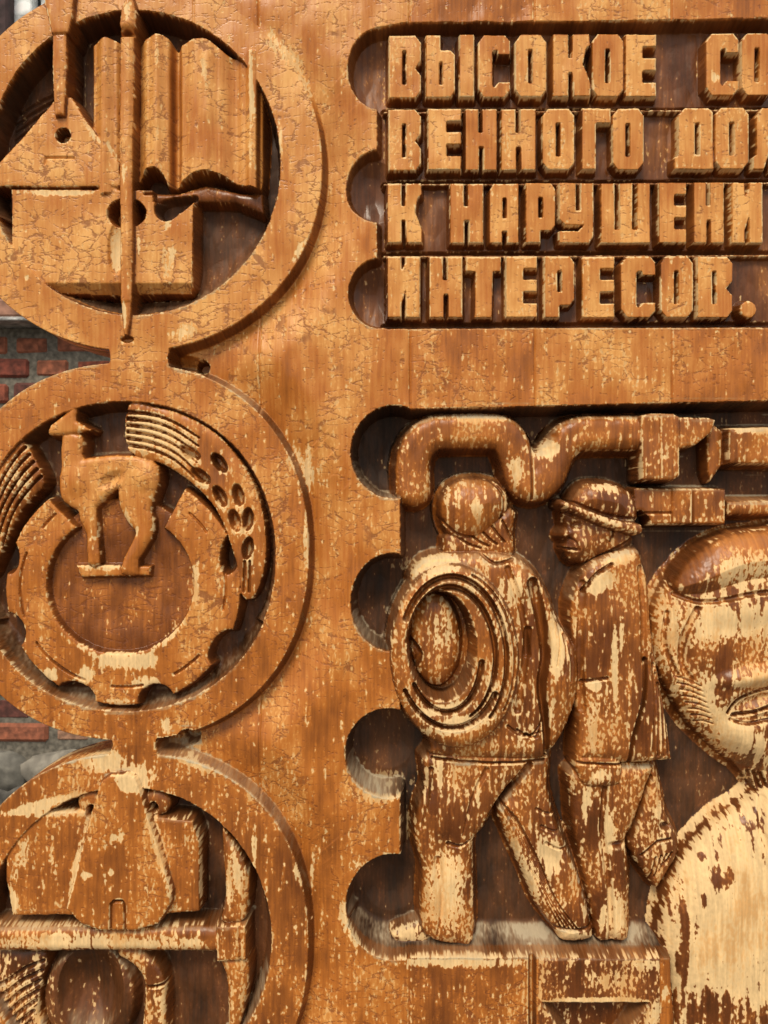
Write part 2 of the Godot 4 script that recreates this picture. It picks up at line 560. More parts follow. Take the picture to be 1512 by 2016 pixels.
func medallion_middle() -> void:
	var m: int = ring[1]
	var fl := part("recess", m, 0.30, 0.08, 0.25, 0.6)
	sink(field([ell(245, 1095, 298, 305, 0, 80, 2.1)], 4), fl, -52.0, 14.0, 42.0, 1180.0, 1330.0)
	var disc := part("disc", m, 0.60, 0.08, 0.9)
	stand(field([ell(236, 1140, 160, 160)], 6), disc, -27.0, -52.0, 6.0, 3.0, 12.0)
	swell(235, 1140, 140, 140, -4.0, [disc])
	# cog wheel, open at the top
	var cog := part("cog_wheel", m, 0.76, 0.17, 0.9, 0.0, "cog wheel open at the top")
	var outer := ell(240, 1160, 232, 230, 0, 70, 2.0, -1.02, PI + 0.88)
	var inner := ell(234, 1150, 146, 139, 0, 50, 2.0, PI + 0.93, -0.93)
	outer.append_array(inner)
	var cp := outer
	for q in [[452, 1090, 20, 42, 0.15], [438, 1276, 24, 40, 0.6], [306, 1380, 36, 32, 0.0], [146, 1372, 40, 28, 0.3], [20, 1242, 26, 36, -0.3], [12, 1092, 22, 38, -0.15]]:
		cp = cut(cp, ell(q[0], q[1], q[2], q[3], q[4]))
	stand(field([cp], 10), cog, -5.0, -50.0, 8.0, 3.0, 10.0)
	groove(ell(240, 1158, 205, 196, 0, 20, 2.0, 0.75, 1.05), 3, 6, [cog])
	groove(ell(240, 1158, 205, 196, 0, 20, 2.0, 1.38, 1.68), 3, 6, [cog])
	groove(ell(240, 1158, 205, 196, 0, 20, 2.0, 1.95, 2.55), 3, 6, [cog])
	groove(ell(240, 1158, 203, 196, 0, 20, 2.0, 2.85, 3.5), 3, 6, [cog])
	groove(ell(240, 1158, 203, 196, 0, 20, 2.0, -0.25, 0.22), 3, 6, [cog])
	groove(ell(240, 1158, 200, 196, 0, 20, 2.0, 3.8, 3.98), 3, 5, [cog])
	groove(ell(240, 1158, 200, 196, 0, 20, 2.0, -0.85, -0.6), 3, 5, [cog])
	rub(245, 1302, 75, 24, 0.7)
	rub(330, 1255, 55, 12, 0.5, -0.75)
	rub(165, 1280, 60, 9, 0.4, 0.45)
	rub(98, 1330, 26, 18, 0.7)
	rub(165, 1330, 22, 22, 0.7)
	rub(285, 1345, 30, 16, 0.65)
	rub(382, 1150, 10, 60, 0.4)
	rub(230, 1382, 40, 8, 0.4)
	# wheat on both sides
	var wh := part("wheat_sheaf", m, 0.70, 0.2, 0.3, 0.0, "right wheat sheaf with carved grains")
	stand(field([smooth([250, 796, 300, 799, 364, 817, 426, 854, 474, 908, 506, 968, 522, 1040, 522, 1105, 508, 1160, 490, 1182, 474, 1170, 470, 1137, 456, 1083, 434, 1022, 406, 980, 362, 940, 316, 912, 250, 886], 3)], 15), wh, -3.0, -52.0, 4.0, 6.0, 24.0)
	for k in 6:
		var t := (k + 0.6) / 6.2
		groove(smooth([250, 803 + 80 * t, 300, 808 + 86 * t, 345, 824 + 92 * t, 392 - 10 * t, 852 + 100 * t], 5, false), 4.5, 12, [wh], 2.0)
	rub(290, 850, 60, 50, 0.85)
	rub(350, 880, 40, 45, 0.6, 0.6)
	for g in [[373, 891, 0.55], [431, 911, 0.9], [394, 937, 0.65], [432, 977, 1.05], [468, 975, 1.35], [461, 1025, 1.3], [487, 1022, 1.65], [487, 1080, 1.75]]:
		sink(field([ell(g[0], g[1], 24, 13, g[2])], 4), wh, -26.0, 9.0)
		rub(g[0] + 3, g[1] + 12, 26, 14, 0.4, g[2])
	groove(pv([481, 1105, 479, 1165]), 3, 8, [wh])
	groove(pv([491, 1105, 490, 1165]), 3, 8, [wh])
	var wl := part("wheat_sheaf", m, 0.66, 0.2, 0.3, 0.0, "left wheat sheaf cut by the picture's edge")
	stand(field([smooth([40, 868, 10, 890, -30, 940, -62, 1010, -76, 1080, -60, 1140, -30, 1140, -8, 1100, 6, 1066, 30, 1018, 58, 980, 84, 950, 66, 905], 3)], 15), wl, -4.0, -52.0, 6.0, 10.0, 30.0)
	for k in 5:
		var t := (k + 0.7) / 5.4
		groove(smooth([40 + 42 * t, 870 + 78 * t, 8 + 46 * t, 912 + 66 * t, -24 + 48 * t, 980 + 44 * t, -44 + 50 * t, 1040 + 40 * t], 5, false), 4.0, 11, [wl], 2.0)
	rub(30, 940, 40, 50, 0.4)
	# antelope
	var stout := 4.0
	var an := part("antelope", m, 0.82, 0.16, 0.6, 0.0, "small antelope standing on a base")
	stand(field([pv([145, 1114, 292, 1116, 290, 1134, 155, 1137])], 8), an, -12.0, -40.0, 6.0, 3.0, 6.0)
	rub(200, 1118, 60, 10, 0.6)
	var fa := field([smooth([122, 856, 121, 919, 117, 939, 118, 968, 126, 986, 147, 1000, 155, 1006, 157, 1024, 170, 1052, 173, 1108, 190, 1108, 188, 1066, 184, 1004, 190, 994, 208, 974, 231, 958, 233, 970, 237, 998, 250, 1024, 267, 1044, 265, 1058, 252, 1085, 242, 1107, 240, 1128, 267, 1130, 268, 1101, 294, 1058, 298, 1024, 292, 1006, 298, 978, 308, 949, 306, 919, 284, 904, 246, 899, 209, 899, 160, 905, 157, 880, 155, 858], 2)], 14)
	for k in fa.d.size():
		fa.d[k] -= stout
	stand(fa, an, -2.0, -50.0, 6.0, 11.0, 15.0, Vector2.ZERO, 0.6)
	stand(field([smooth([93, 852, 98, 837, 125, 816, 147, 797, 151, 812, 150, 828, 178, 845, 166, 850, 135, 856, 102, 858], 2)], 8), an, 0.0, -46.0, 6.0, 8.0, 10.0, Vector2.ZERO, 0.6)
	swell(282, 940, 34, 34, 6, [an])
	swell(150, 945, 34, 40, 5, [an])
	swell(218, 945, 34, 18, -9, [an], -0.5)
	rub(180, 1065, 9, 30, 0.4)
	rub(245, 1010, 7, 50, 0.3, -0.35)
	rub(268, 1050, 6, 16, 0.6)
	rub(604, 1000, 9, 160, 0.5)
	rub(575, 890, 16, 60, 0.45, -0.4)
	rub(325, 1428, 14, 26, 0.55)
	rub(600, 930, 40, 60, 0.25)

func medallion_bottom() -> void:
	var m: int = ring[2]
	var fl := part("recess", m, 0.28, 0.08, 0.2, 0.9)
	sink(field([ell(250, 1850, 285, 300, 0, 80)], 4), fl, -60.0, 16.0)
	var sa := part("satchel", m, 0.70, 0.22, 0.6, 0.3, "square satchel body")
	stand(field([pv([22, 1602, 200, 1598, 378, 1618, 391, 1660, 391, 1797, 300, 1804, 22, 1805, 9, 1735, 9, 1680])], 10), sa, -4.0, -60.0, 6.0, 4.0, 10.0)
	rub(40, 1690, 14, 60, 0.3, 0.3)
	rub(24, 1780, 12, 30, 0.55)
	rub(95, 1602, 90, 10, 0.5)
	rub(176, 1720, 16, 8, 0.4)
	for q in [[174, 1583, 26, 28, 177, 1600, 11], [304, 1584, 30, 27, 301, 1592, 9]]:
		var lo := part("strap_loop", m, 0.63, 0.24, 0.3, 0.3)
		stand(field([ell(q[0], q[1], q[2], q[3])], 8), lo, -6.0, -60.0, 6.0, 12.0, 18.0)
		sink(field([ell(q[4], q[5], q[6], q[6] + 3)], 4), lo, -45.0, 5.0)
	var fp := part("satchel_flap", m, 0.74, 0.22, 0.7, 0.0, "long tapering flap over the satchel")
	stand(field([pv([199, 1545, 205, 1533, 218, 1524, 254, 1520, 268, 1526, 276, 1542, 289, 1588, 314, 1660, 341, 1752, 337, 1777, 314, 1813, 268, 1826, 202, 1826, 164, 1813, 135, 1783, 148, 1732, 175, 1628])], 10), fp, 13.0, -20.0, 6.0, 3.0, 8.0)
	rub(152, 1700, 10, 100, 0.6, 0.22)
	rub(312, 1660, 10, 130, 0.55, -0.28)
	rub(258, 1535, 30, 26, 0.7)
	rub(222, 1712, 8, 9, 0.6)
	rub(175, 1716, 13, 7, 0.6)
	rub(240, 1645, 10, 16, 0.35)
	rub(228, 1644, 9, 9, 0.5)
	groove(pv([222, 1824, 223, 1774, 229, 1768, 244, 1768, 249, 1776, 250, 1824]), 3, 8, [fp])
	var pk := part("pickaxe", m, 0.63, 0.28, 0.3, 0.5, "pickaxe lying across the medallion")
	stand(line_field(pv([-90, 1852, 200, 1850, 428, 1851]), 25, 25, 10), pk, 2.0, -56.0, 5.0, 16.0, 18.0)
	stand(field([smooth([436, 1632, 452, 1652, 472, 1680, 490, 1732, 486, 1794, 474, 1818, 434, 1816, 443, 1768, 439, 1696], 3)], 8), pk, 0.0, -58.0, 6.0, 12.0, 18.0)
	stand(field([smooth([436, 1890, 484, 1890, 489, 1930, 478, 1997, 462, 2050, 450, 2070, 448, 1975, 443, 1921], 3)], 8), pk, 0.0, -58.0, 6.0, 12.0, 18.0)
	stand(field([pv([427, 1822, 484, 1820, 486, 1888, 428, 1890])], 8), pk, 7.0, -56.0, 6.0, 4.0, 12.0)
	groove(pv([472, 1822, 474, 1888]), 3, 5, [pk])
	rub(150, 1858, 170, 22, 0.42)
	rub(110, 1855, 16, 22, 0.6)
	rub(330, 1858, 90, 18, 0.35)
	rub(466, 1720, 12, 60, 0.45, -0.2)
	rub(450, 1745, 6, 60, 0.45)
	# what lies under the handle
	var hm := part("bowl", m, 0.34, 0.22, 0.2, 0.7, "hollow round bowl with a raised rim")
	stand(field([ell(165, 1985, 92, 104)], 8), hm, -22.0, -60.0, 8.0, 18.0, 30.0)
	swell(170, 1965, 66, 90, -46.0, [hm], 0, 0.8)
	var rp := part("strap", m, 0.58, 0.4, 0.2, 0.3)
	stand(line_field(smooth([240, 1884, 272, 1902, 296, 1936, 300, 1990, 296, 2080], 4, false), 16, 26, 8), rp, -14.0, -60.0, 7.0, 14.0, 18.0)
	groove(pv([262, 1955, 322, 1950]), 4, 10, [rp])
	var le := part("leaf", m, 0.46, 0.44, 0.1, 0.5)
	stand(field([smooth([-70, 1884, 30, 1884, 82, 1890, 70, 1950, 66, 2010, 76, 2080, -70, 2080], 3)], 8), le, -18.0, -60.0, 8.0, 10.0, 30.0)
	for k in 8:
		groove(smooth([75 - k * 4, 1905 + k * 20, 40 - k * 3, 1918 + k * 22, 0, 1945 + k * 22, -50, 1960 + k * 22], 3, false), 5, 8, [le])
	rub(612, 1800, 9, 150, 0.5)
	rub(590, 1730, 12, 40, 0.5, -0.3)
	rub(80, 1585, 110, 12, 0.6, -0.25)
	rub(210, 1500, 60, 26, 0.65)
	rub(270, 1530, 40, 34, 0.5)
	rub(380, 1500, 60, 14, 0.6, 0.4)
	rub(500, 1660, 8, 50, 0.45)

# ------------------------------------------------------------------ lettering
func glyph(ch: String) -> Array:
	var slot := [0.42, 0.24, 0.56, 0.24, 0.56, 0.78, 0.42, 0.78]
	match ch:
		"В": return [[0, 0, 0.82, 0, 1, 0.12, 1, 0.40, 0.82, 0.52, 1, 0.64, 1, 0.88, 0.84, 1, 0, 1], [0.42, 0.24, 0.54, 0.24, 0.54, 0.40, 0.50, 0.52, 0.54, 0.62, 0.54, 0.78, 0.42, 0.78]]
		"Ь": return [[0, 0, 0.50, 0, 0.50, 0.24, 0.86, 0.24, 1, 0.32, 1, 0.89, 0.86, 1, 0, 1], [0.46, 0.43, 0.58, 0.43, 0.58, 0.79, 0.46, 0.79]]
		"І": return [[0, 0, 1, 0, 1, 1, 0, 1]]
		"С": return [[0.18, 0, 0.84, 0, 1, 0.10, 1, 0.31, 0.62, 0.31, 0.60, 0.24, 0.45, 0.26, 0.45, 0.80, 0.50, 0.84, 0.64, 0.76, 1, 0.76, 1, 0.89, 0.82, 1, 0.18, 1, 0, 0.86, 0, 0.13]]
		"О": return [[0.18, 0, 0.82, 0, 1, 0.12, 1, 0.88, 0.82, 1, 0.18, 1, 0, 0.88, 0, 0.12], slot]
		"К": return [[0, 0, 0.41, 0, 0.41, 0.38, 0.50, 0.38, 0.53, 0, 0.97, 0, 1, 0.18, 0.88, 0.24, 0.80, 0.48, 0.90, 0.62, 1, 0.78, 1, 1, 0.56, 1, 0.51, 0.62, 0.41, 0.62, 0.41, 1, 0, 1]]
		"Е": return [[0, 0, 1, 0, 1, 0.20, 0.56, 0.20, 0.56, 0.38, 1, 0.38, 1, 0.58, 0.56, 0.58, 0.56, 0.77, 1, 0.77, 1, 1, 0, 1]]
		"Н": return [[0, 0, 0.41, 0, 0.41, 0.38, 0.54, 0.38, 0.54, 0, 1, 0, 1, 1, 0.57, 1, 0.57, 0.62, 0.43, 0.62, 0.43, 1, 0, 1]]
		"Г": return [[0, 0, 1, 0, 1, 0.24, 0.48, 0.24, 0.48, 1, 0, 1]]
		"Д": return [[0.26, 0, 0.86, 0, 0.98, 0.08, 1, 1, 0, 1, 0, 0.80, 0.10, 0.78, 0.10, 0.12], [0.52, 0.24, 0.64, 0.24, 0.64, 0.76, 0.52, 0.76]]
		"Л": return [[0.28, 0, 1, 0, 1, 1, 0.62, 1, 0.62, 0.24, 0.50, 0.24, 0.48, 0.76, 0.34, 1, 0, 1, 0, 0.80, 0.10, 0.76, 0.10, 0.14]]
		"А": return [[0.14, 0, 1, 0, 1, 1, 0.60, 1, 0.60, 0.80, 0.43, 0.80, 0.43, 1, 0, 1, 0, 0.12], [0.45, 0.24, 0.58, 0.24, 0.58, 0.58, 0.45, 0.58]]
		"Р": return [[0, 0, 0.85, 0, 1, 0.11, 1, 0.70, 0.84, 0.80, 0.50, 0.80, 0.50, 1, 0, 1], [0.43, 0.24, 0.58, 0.24, 0.58, 0.58, 0.43, 0.58]]
		"У": return [[0, 0, 0.48, 0, 0.48, 0.46, 0.62, 0.46, 0.62, 0, 1, 0, 1, 0.88, 0.86, 1, 0, 1, 0, 0.80, 0.56, 0.80, 0.72, 0.70, 0.18, 0.70, 0, 0.60]]
		"Ш": return [[0, 0, 0.28, 0, 0.28, 0.77, 0.38, 0.77, 0.38, 0, 0.64, 0, 0.64, 0.77, 0.74, 0.77, 0.74, 0, 1, 0, 1, 1, 0, 1]]
		"И": return [[0, 0, 0.41, 0, 0.43, 0.24, 0.56, 0.10, 0.56, 0, 1, 0, 1, 1, 0.56, 1, 0.56, 0.55, 0.42, 0.78, 0.42, 1, 0, 1]]
		"Т": return [[0, 0, 1, 0, 1, 0.24, 0.77, 0.24, 0.74, 1, 0.25, 1, 0.28, 0.24, 0, 0.24]]
	return []

func inscription() -> void:
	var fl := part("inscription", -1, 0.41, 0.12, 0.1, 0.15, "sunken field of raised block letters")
	var p := pv([742, 54, 800, 44, 1100, 42, 1640, 34, 1640, 645, 1100, 646, 760, 648, 742, 640])
	for q in [[752, 135, 68, 82], [746, 366, 67, 72], [750, 577, 65, 70]]:
		p = join(p, ell(q[0], q[1], q[2], q[3], 0, 40))
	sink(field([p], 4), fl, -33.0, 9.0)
	for q in [[740, 135, 56, 70], [738, 366, 54, 62], [740, 577, 52, 60]]:
		swell(q[0], q[1], q[2], q[3], -14.0, [fl], 0, 1.0)
	for q in [206.0, 350.0, 493.0, 636.0]:
		groove(pv([756, q, 1640, q - 4]), 7, 9, [fl])
	for q in [[213.0, 208.0], [357.0, 353.0], [500.0, 498.0]]:       # thin ledges left between the rows
		var rl := part("row_ledge", fl, 0.55, 0.2, 0.1, 0.3)
		stand(line_field(pv([757, q[0], 1640, q[1]]), 2.2, 2.2, 6), rl, -18.0, -36.0, 3.0, 2.0, 3.0)
	# each row: what it says, top and bottom, then left and right of each letter
	rows_of_letters(fl, "ВЬІСОКОЕСО", 67, 190, 63, 186, [766, 829, 839, 896, 905, 934, 942, 1005, 1015, 1077, 1090, 1163, 1167, 1229, 1233, 1294, 1392, 1456, 1462, 1524])
	rows_of_letters(fl, "ВЕННОГОДОЛ", 213, 334, 210, 331, [765, 829, 843, 908, 917, 979, 988, 1056, 1069, 1132, 1147, 1204, 1208, 1269, 1330, 1407, 1410, 1476, 1486, 1548])
	rows_of_letters(fl, "КНАРУШЕНИ", 360, 477, 357, 477, [763, 831, 887, 952, 965, 1022, 1036, 1094, 1102, 1170, 1185, 1282, 1299, 1353, 1368, 1427, 1444, 1504])
	rows_of_letters(fl, "ИНТЕРЕСОВ", 504, 624, 503, 624, [763, 827, 846, 911, 918, 987, 997, 1058, 1073, 1132, 1148, 1211, 1224, 1292, 1302, 1366, 1376, 1445])
	var dot := part("full_stop", fl, 0.9, 0.3, 0.4)
	stand(field([ell(1476, 608, 17, 17, 0, 12)], 10), dot, -4.0, -40.0, 8.0, 2.0, 6.0)
	rub(1415, 150, 20, 14, 0.6)
	rub(1240, 170, 10, 30, 0.25)
	rub(1000, 280, 10, 40, 0.3)

func rows_of_letters(fl: int, text: String, t0: float, b0: float, t1: float, b1: float, at: Array) -> void:
	var soft := -1
	for k in text.length():
		var ch := text[k]
		var l: float = at[k * 2]
		var r: float = at[k * 2 + 1]
		var s := (l - 766.0) / 700.0
		var t := lerpf(t0, t1, s)
		var b := lerpf(b0, b1, s)
		var cs := []
		for c in glyph(ch):
			var q := pv(c)
			for n in q.size():
				q[n] = Vector2(lerpf(l, r, q[n].x), lerpf(t, b, q[n].y))
			cs.append(q)
		var id := soft if ch == "І" else part("letter", fl, 0.84 + 0.05 * sin(k * 2.3 + t0), 0.14 + 0.05 * sin(k * 1.7 + b0), 0.3)
		if ch == "Ь":
			soft = id
		stand(field(cs, 12), id, -4.0 + 1.2 * sin(k * 1.9 + t0), -32.0, 4.6, 0.6, 3.0, Vector2(0.01 * sin(k * 2.7), 0.0), 0.5)

# ------------------------------------------------------------------ the picture
func picture() -> void:
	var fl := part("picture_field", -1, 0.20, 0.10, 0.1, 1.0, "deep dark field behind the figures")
	var p := pv([788, 806, 1000, 801, 1640, 786, 1640, 2140, 1335, 2140, 1320, 1886, 1050, 1884, 770, 1884, 745, 1870, 788, 1690])
	for q in [[776, 890, 86, 92], [772, 1186, 82, 97], [765, 1483, 86, 88], [778, 1785, 98, 104]]:
		p = join(p, ell(q[0], q[1], q[2], q[3], 0, 44))
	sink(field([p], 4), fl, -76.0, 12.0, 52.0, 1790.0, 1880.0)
	# posts of the board's edge left standing between the hollows
	for q in [[778, 870, 50, 96], [770, 1186, 50, 80], [765, 1470, 56, 66], [770, 1760, 60, 70]]:
		swell(q[0], q[1], q[2], q[3], -8.0, [fl], 0, 1.0)
	rub(770, 1562, 90, 26, 0.5)
	rub(800, 1630, 24, 60, 0.4)
	rub(900, 1895, 180, 14, 0.6)
	rub(700, 1700, 30, 14, 0.3, -0.6)
	rub(690, 1830, 20, 60, 0.5, -0.4)
	# pipeline
	var pi := part("pipeline", fl, 0.61, 0.27, 0.2, 0.6, "thick bent pipeline above the two workers")
	stand(line_field(smooth([813, 962, 813, 940, 813, 915, 822, 880, 850, 853, 890, 848, 975, 848, 1004, 862, 1022, 900, 1036, 945, 1062, 953, 1086, 930, 1100, 895, 1122, 864, 1155, 851, 1200, 850, 1262, 850], 4, false), 36, 36, 16), pi, -6.0, -76.0, 13.0, 26.0, 26.0)
	stand(field([pv([1030, 890, 1100, 880, 1096, 950, 1060, 980, 1035, 970])], 10), pi, -12.0, -76.0, 10.0, 20.0, 26.0)
	swell(1075, 852, 34, 30, -26.0, [pi])
	swell(1076, 880, 30, 24, -10.0, [pi])
	groove(pv([1051, 840, 1050, 900, 1049, 982]), 3, 7, [pi])
	rub(1076, 882, 30, 26, 0.75)
	rub(815, 1050, 26, 40, -0.2)
	rub(940, 822, 90, 10, 0.3)
	rub(1020, 925, 18, 36, 0.4)
	# block fittings
	var va := part("valve", fl, 0.61, 0.27, 0.15, 0.4, "block valve with square flanges joining the pipes")
	stand(field([pv([1256, 960, 1440, 962, 1440, 1032, 1288, 1034, 1286, 1018, 1272, 1006, 1256, 1006])], 10), va, -24.0, -76.0, 5.0, 4.0, 8.0)
	groove(pv([1332, 960, 1332, 1034]), 2.5, 5, [va])
	groove(pv([1374, 960, 1374, 1034]), 2.5, 5, [va])
	groove(pv([1262, 1010, 1330, 1010]), 3, 5, [va])
	stand(field([pv([1266, 822, 1330, 820, 1400, 822, 1412, 826, 1404, 850, 1372, 876, 1336, 884, 1336, 940, 1264, 944])], 10), va, -6.0, -70.0, 7.0, 4.0, 10.0)
	stand(field([pv([1262, 820, 1278, 814, 1326, 814, 1338, 822, 1338, 936, 1326, 946, 1266, 946])], 8), va, 2.0, -60.0, 6.0, 5.0, 9.0)
	groove(pv([1300, 818, 1300, 942]), 2.6, 4, [va])
	sink(field([pv([1338, 886, 1374, 878, 1408, 850, 1416, 862, 1420, 946, 1338, 950])], 4), fl, -58.0, 4.0)
	stand(field([pv([1420, 832, 1440, 846, 1438, 912, 1414, 945, 1408, 930, 1406, 850])], 8), va, -34.0, -70.0, 6.0, 6.0, 10.0)
	var be := part("beam", fl, 0.63, 0.3, 0.15, 0.4)
	stand(field([pv([1440, 842, 1640, 836, 1640, 915, 1442, 912])], 10), be, -10.0, -70.0, 10.0, 6.0, 14.0)
	var be2 := part("beam", fl, 0.55, 0.3, 0.15, 0.4)
	stand(field([pv([1444, 986, 1640, 984, 1640, 1014, 1444, 1014])], 10), be2, -26.0, -76.0, 13.0, 10.0, 14.0)
	rub(1500, 845, 60, 8, 0.6)
	rub(1300, 900, 30, 30, 0.15)
	worker_with_rope(fl)
	worker_in_coat(fl)
	big_head(fl)
	# block under the ledge, with a three-cornered hollow
	var bl := part("ledge_block", -1, 0.48, 0.28, 0.3, 0.3, "worn block with a triangular hollow below the ledge")
	stand(field([pv([1060, 1887, 1298, 1885, 1300, 2140, 1060, 2140])], 10), bl, 3.0, -40.0, 6.0, 2.0, 8.0)
	sink(field([pv([1066, 1972, 1280, 1972, 1184, 2110, 1160, 2110])], 4), bl, -40.0, 9.0)
	groove(pv([1048, 1886, 1048, 2140]), 8, 18, [0])
	rub(1180, 1968, 110, 7, 0.7)
	rub(1200, 1930, 60, 22, 0.2)
	rub(1270, 1900, 60, 14, 0.4)
	rub(1290, 1990, 14, 60, 0.4, 0.5)
	var st := part("upright_strip", -1, 0.5, 0.3, 0.2, 0.3)
	stand(field([pv([1302, 1890, 1322, 1890, 1332, 2140, 1302, 2140])], 10), st, -4.0, -40.0, 6.0, 4.0, 8.0)

func worker_with_rope(fl: int) -> void:
	var b := part("person", -1, 0.55, 0.32, 0.2, 0.3, "carved worker seen from behind with a rope coil on his shoulder")
	# neck, hands and the body under the clothes
	stand(field([smooth([890, 1040, 1012, 1000, 1016, 1050, 1014, 1100, 960, 1110, 880, 1100], 3)], 15), b, -26.0, -76.0, 12.0, 20.0, 36.0)
	for k in 5:
		groove(smooth([905 + k * 22, 1058 - k * 8, 925 + k * 20, 1072 - k * 6, 950 + k * 16, 1080 - k * 4], 3, false), 3, 6, [b])
	var tr := part("trousers", b, 0.59, 0.32, 0.1, 0.7)
	var left := smooth([848, 1480, 1050, 1480, 1040, 1530, 1008, 1560, 985, 1592, 962, 1636, 936, 1668, 937, 1750, 936, 1866, 900, 1876, 836, 1858, 828, 1792, 830, 1722, 815, 1662, 820, 1602, 836, 1558], 3)
	var right := smooth([940, 1480, 1078, 1480, 1086, 1560, 1102, 1622, 1130, 1692, 1152, 1752, 1172, 1830, 1174, 1866, 1116, 1872, 1098, 1850, 1060, 1800, 1036, 1740, 1000, 1662, 982, 1604, 1005, 1556], 3)
	stand(field([right], 16), tr, -18.0, -76.0, 13.0, 32.0, 34.0, Vector2(0.02, 0.0))
	stand(field([left], 16), tr, -12.0, -76.0, 13.0, 32.0, 36.0)
	groove(smooth([1046, 1512, 1012, 1556, 986, 1590, 962, 1632], 4, false), 8, 16, [tr])
	swell(880, 1690, 40, 60, -8, [tr])
	swell(880, 1600, 60, 70, 8, [tr])
	for k in 5:
		groove(smooth([986 + k * 8, 1586 + k * 8, 1020 + k * 10, 1650 + k * 12, 1062 + k * 9, 1750 + k * 8, 1110 + k * 8, 1840], 4, false), 4.5, 8, [tr], 2.5)
	swell(1090, 1700, 26, 40, -7, [tr], -0.4)
	for k in 3:
		groove(smooth([1060 + k * 10, 1600 + k * 34, 1088 + k * 8, 1612 + k * 34, 1112 + k * 10, 1604 + k * 38], 3, false), 4.0, 5, [tr], 2.0)
	groove(smooth([884, 1668, 908, 1672, 932, 1660], 4, false), 5, 8, [tr], 2.0)
	groove(smooth([850, 1520, 842, 1580, 830, 1640], 4, false), 6, 7, [tr], 2.0)
	groove(smooth([960, 1520, 930, 1580, 912, 1650], 4, false), 7, 6, [tr], 2.0)
	groove(smooth([862, 1700, 872, 1780, 862, 1850], 4, false), 8, 6, [tr], 3.0)
	groove(pv([1090, 1838, 1130, 1842, 1172, 1836]), 4, 8, [tr])
	rub(880, 1760, 44, 90, 0.45)
	rub(1090, 1690, 34, 46, 0.6)
	rub(1040, 1720, 22, 80, 0.4, -0.45)
	rub(1130, 1855, 46, 16, 0.55)
	rub(870, 1530, 60, 40, 0.15)
	var sh := part("shoe", b, 0.5, 0.6, 0.1, 0.9)
	stand(field([smooth([770, 1862, 800, 1846, 840, 1836, 850, 1880, 790, 1884], 3)], 8), sh, -40.0, -76.0, 8.0, 16.0, 20.0)
	var ja := part("jacket", b, 0.61, 0.31, 0.1, 0.5)
	stand(field([smooth([806, 1150, 816, 1120, 850, 1094, 950, 1088, 1012, 1096, 1058, 1128, 1086, 1180, 1106, 1232, 1136, 1275, 1146, 1316, 1140, 1372, 1124, 1424, 1102, 1466, 1080, 1492, 1076, 1499, 960, 1500, 852, 1491, 846, 1466, 820, 1410, 806, 1330, 802, 1230], 3)], 15), ja, 0.0, -76.0, 13.0, 30.0, 36.0)
	groove(smooth([1050, 1150, 1066, 1220, 1074, 1290, 1066, 1350, 1074, 1420, 1080, 1500], 5, false), 14, 28, [ja], 7)
	swell(1106, 1330, 40, 110, 12, [ja], 0.06)
	swell(1030, 1150, 40, 40, 6, [ja])
	groove(smooth([1040, 1240, 1030, 1330, 1020, 1400], 4, false), 8, 9, [ja])
	groove(smooth([1000, 1120, 1026, 1200, 1040, 1290], 4, false), 7, 8, [ja])
	groove(smooth([852, 1497, 960, 1506, 1076, 1503], 4, false), 3, 9, [tr, ja])
	for k in 3:
		groove(smooth([1090 + k * 12, 1200 + k * 26, 1104 + k * 10, 1250 + k * 22, 1096 + k * 14, 1310 + k * 16], 3, false), 4.0, 6, [ja], 2.0)
		groove(smooth([1000 + k * 18, 1430 + k * 8, 1030 + k * 14, 1450, 1068, 1440 - k * 20], 3, false), 4.0, 6, [ja], 2.0)
	groove(smooth([950, 1092, 975, 1110, 1012, 1102], 3, false), 4, 9, [ja])
	rub(1096, 1270, 17, 80, 0.85)
	rub(1020, 1160, 50, 40, 0.4)
	rub(1030, 1400, 30, 90, 0.2)
	rub(860, 1105, 70, 18, 0.5)
	var co := part("rope_coil", b, 0.63, 0.3, 0.15, 0.4, "rope wound in an oval coil")
	stand(field([ell(894, 1290, 126, 180, -0.06, 60)], 15), co, 29.0, -60.0, 12.0, 28.0, 30.0)
	groove(ell(892, 1288, 102, 154, -0.06, 50, 2.0, -2.6, 0.9), 8, 22, [co], 5)
	groove(ell(888, 1284, 84, 130, -0.06, 50, 2.0, -2.9, 1.2), 8, 22, [co], 5)
	groove(ell(884, 1292, 100, 134, -0.06, 50, 2.0, 0.6, 2.7), 8, 22, [co], 5)
	groove(ell(874, 1280, 72, 116, -0.04, 50, 2.0, 0.2, 2.6), 7, 18, [co], 5)
	groove(ell(896, 1290, 114, 168, -0.06, 50, 2.0, -1.2, 0.7), 3, 8, [co], 3)
	sink(field([ell(868, 1268, 68, 108, -0.04, 50)], 4), co, -46.0, 10.0)
	swell(850, 1380, 70, 40, -6, [co])
	stand(field([ell(858, 1262, 50, 92, -0.03, 40)], 8), ja, -4.0, -50.0, 8.0, 24.0, 44.0)
	groove(smooth([806, 1262, 826, 1290, 812, 1320], 3, false), 8, 14, [ja])
	rub(870, 1240, 34, 50, 0.3)
	rub(840, 1120, 80, 18, 0.5)
	rub(930, 1150, 30, 26, 0.45, 0.7)
	rub(985, 1220, 10, 70, 0.45, -0.3)
	rub(905, 1420, 90, 20, 0.55, -0.25)
	rub(870, 1390, 70, 12, 0.5, -0.2)
	rub(965, 1340, 9, 60, 0.4)
	var he := part("helmet", b, 0.63, 0.28, 0.15, 0.3)
	stand(field([smooth([866, 1012, 870, 975, 892, 948, 932, 938, 972, 944, 1000, 960, 1008, 990, 1000, 1016, 976, 1040, 944, 1062, 910, 1066, 882, 1052], 4)], 15), he, 0.0, -70.0, 13.0, 52.0, 62.0)
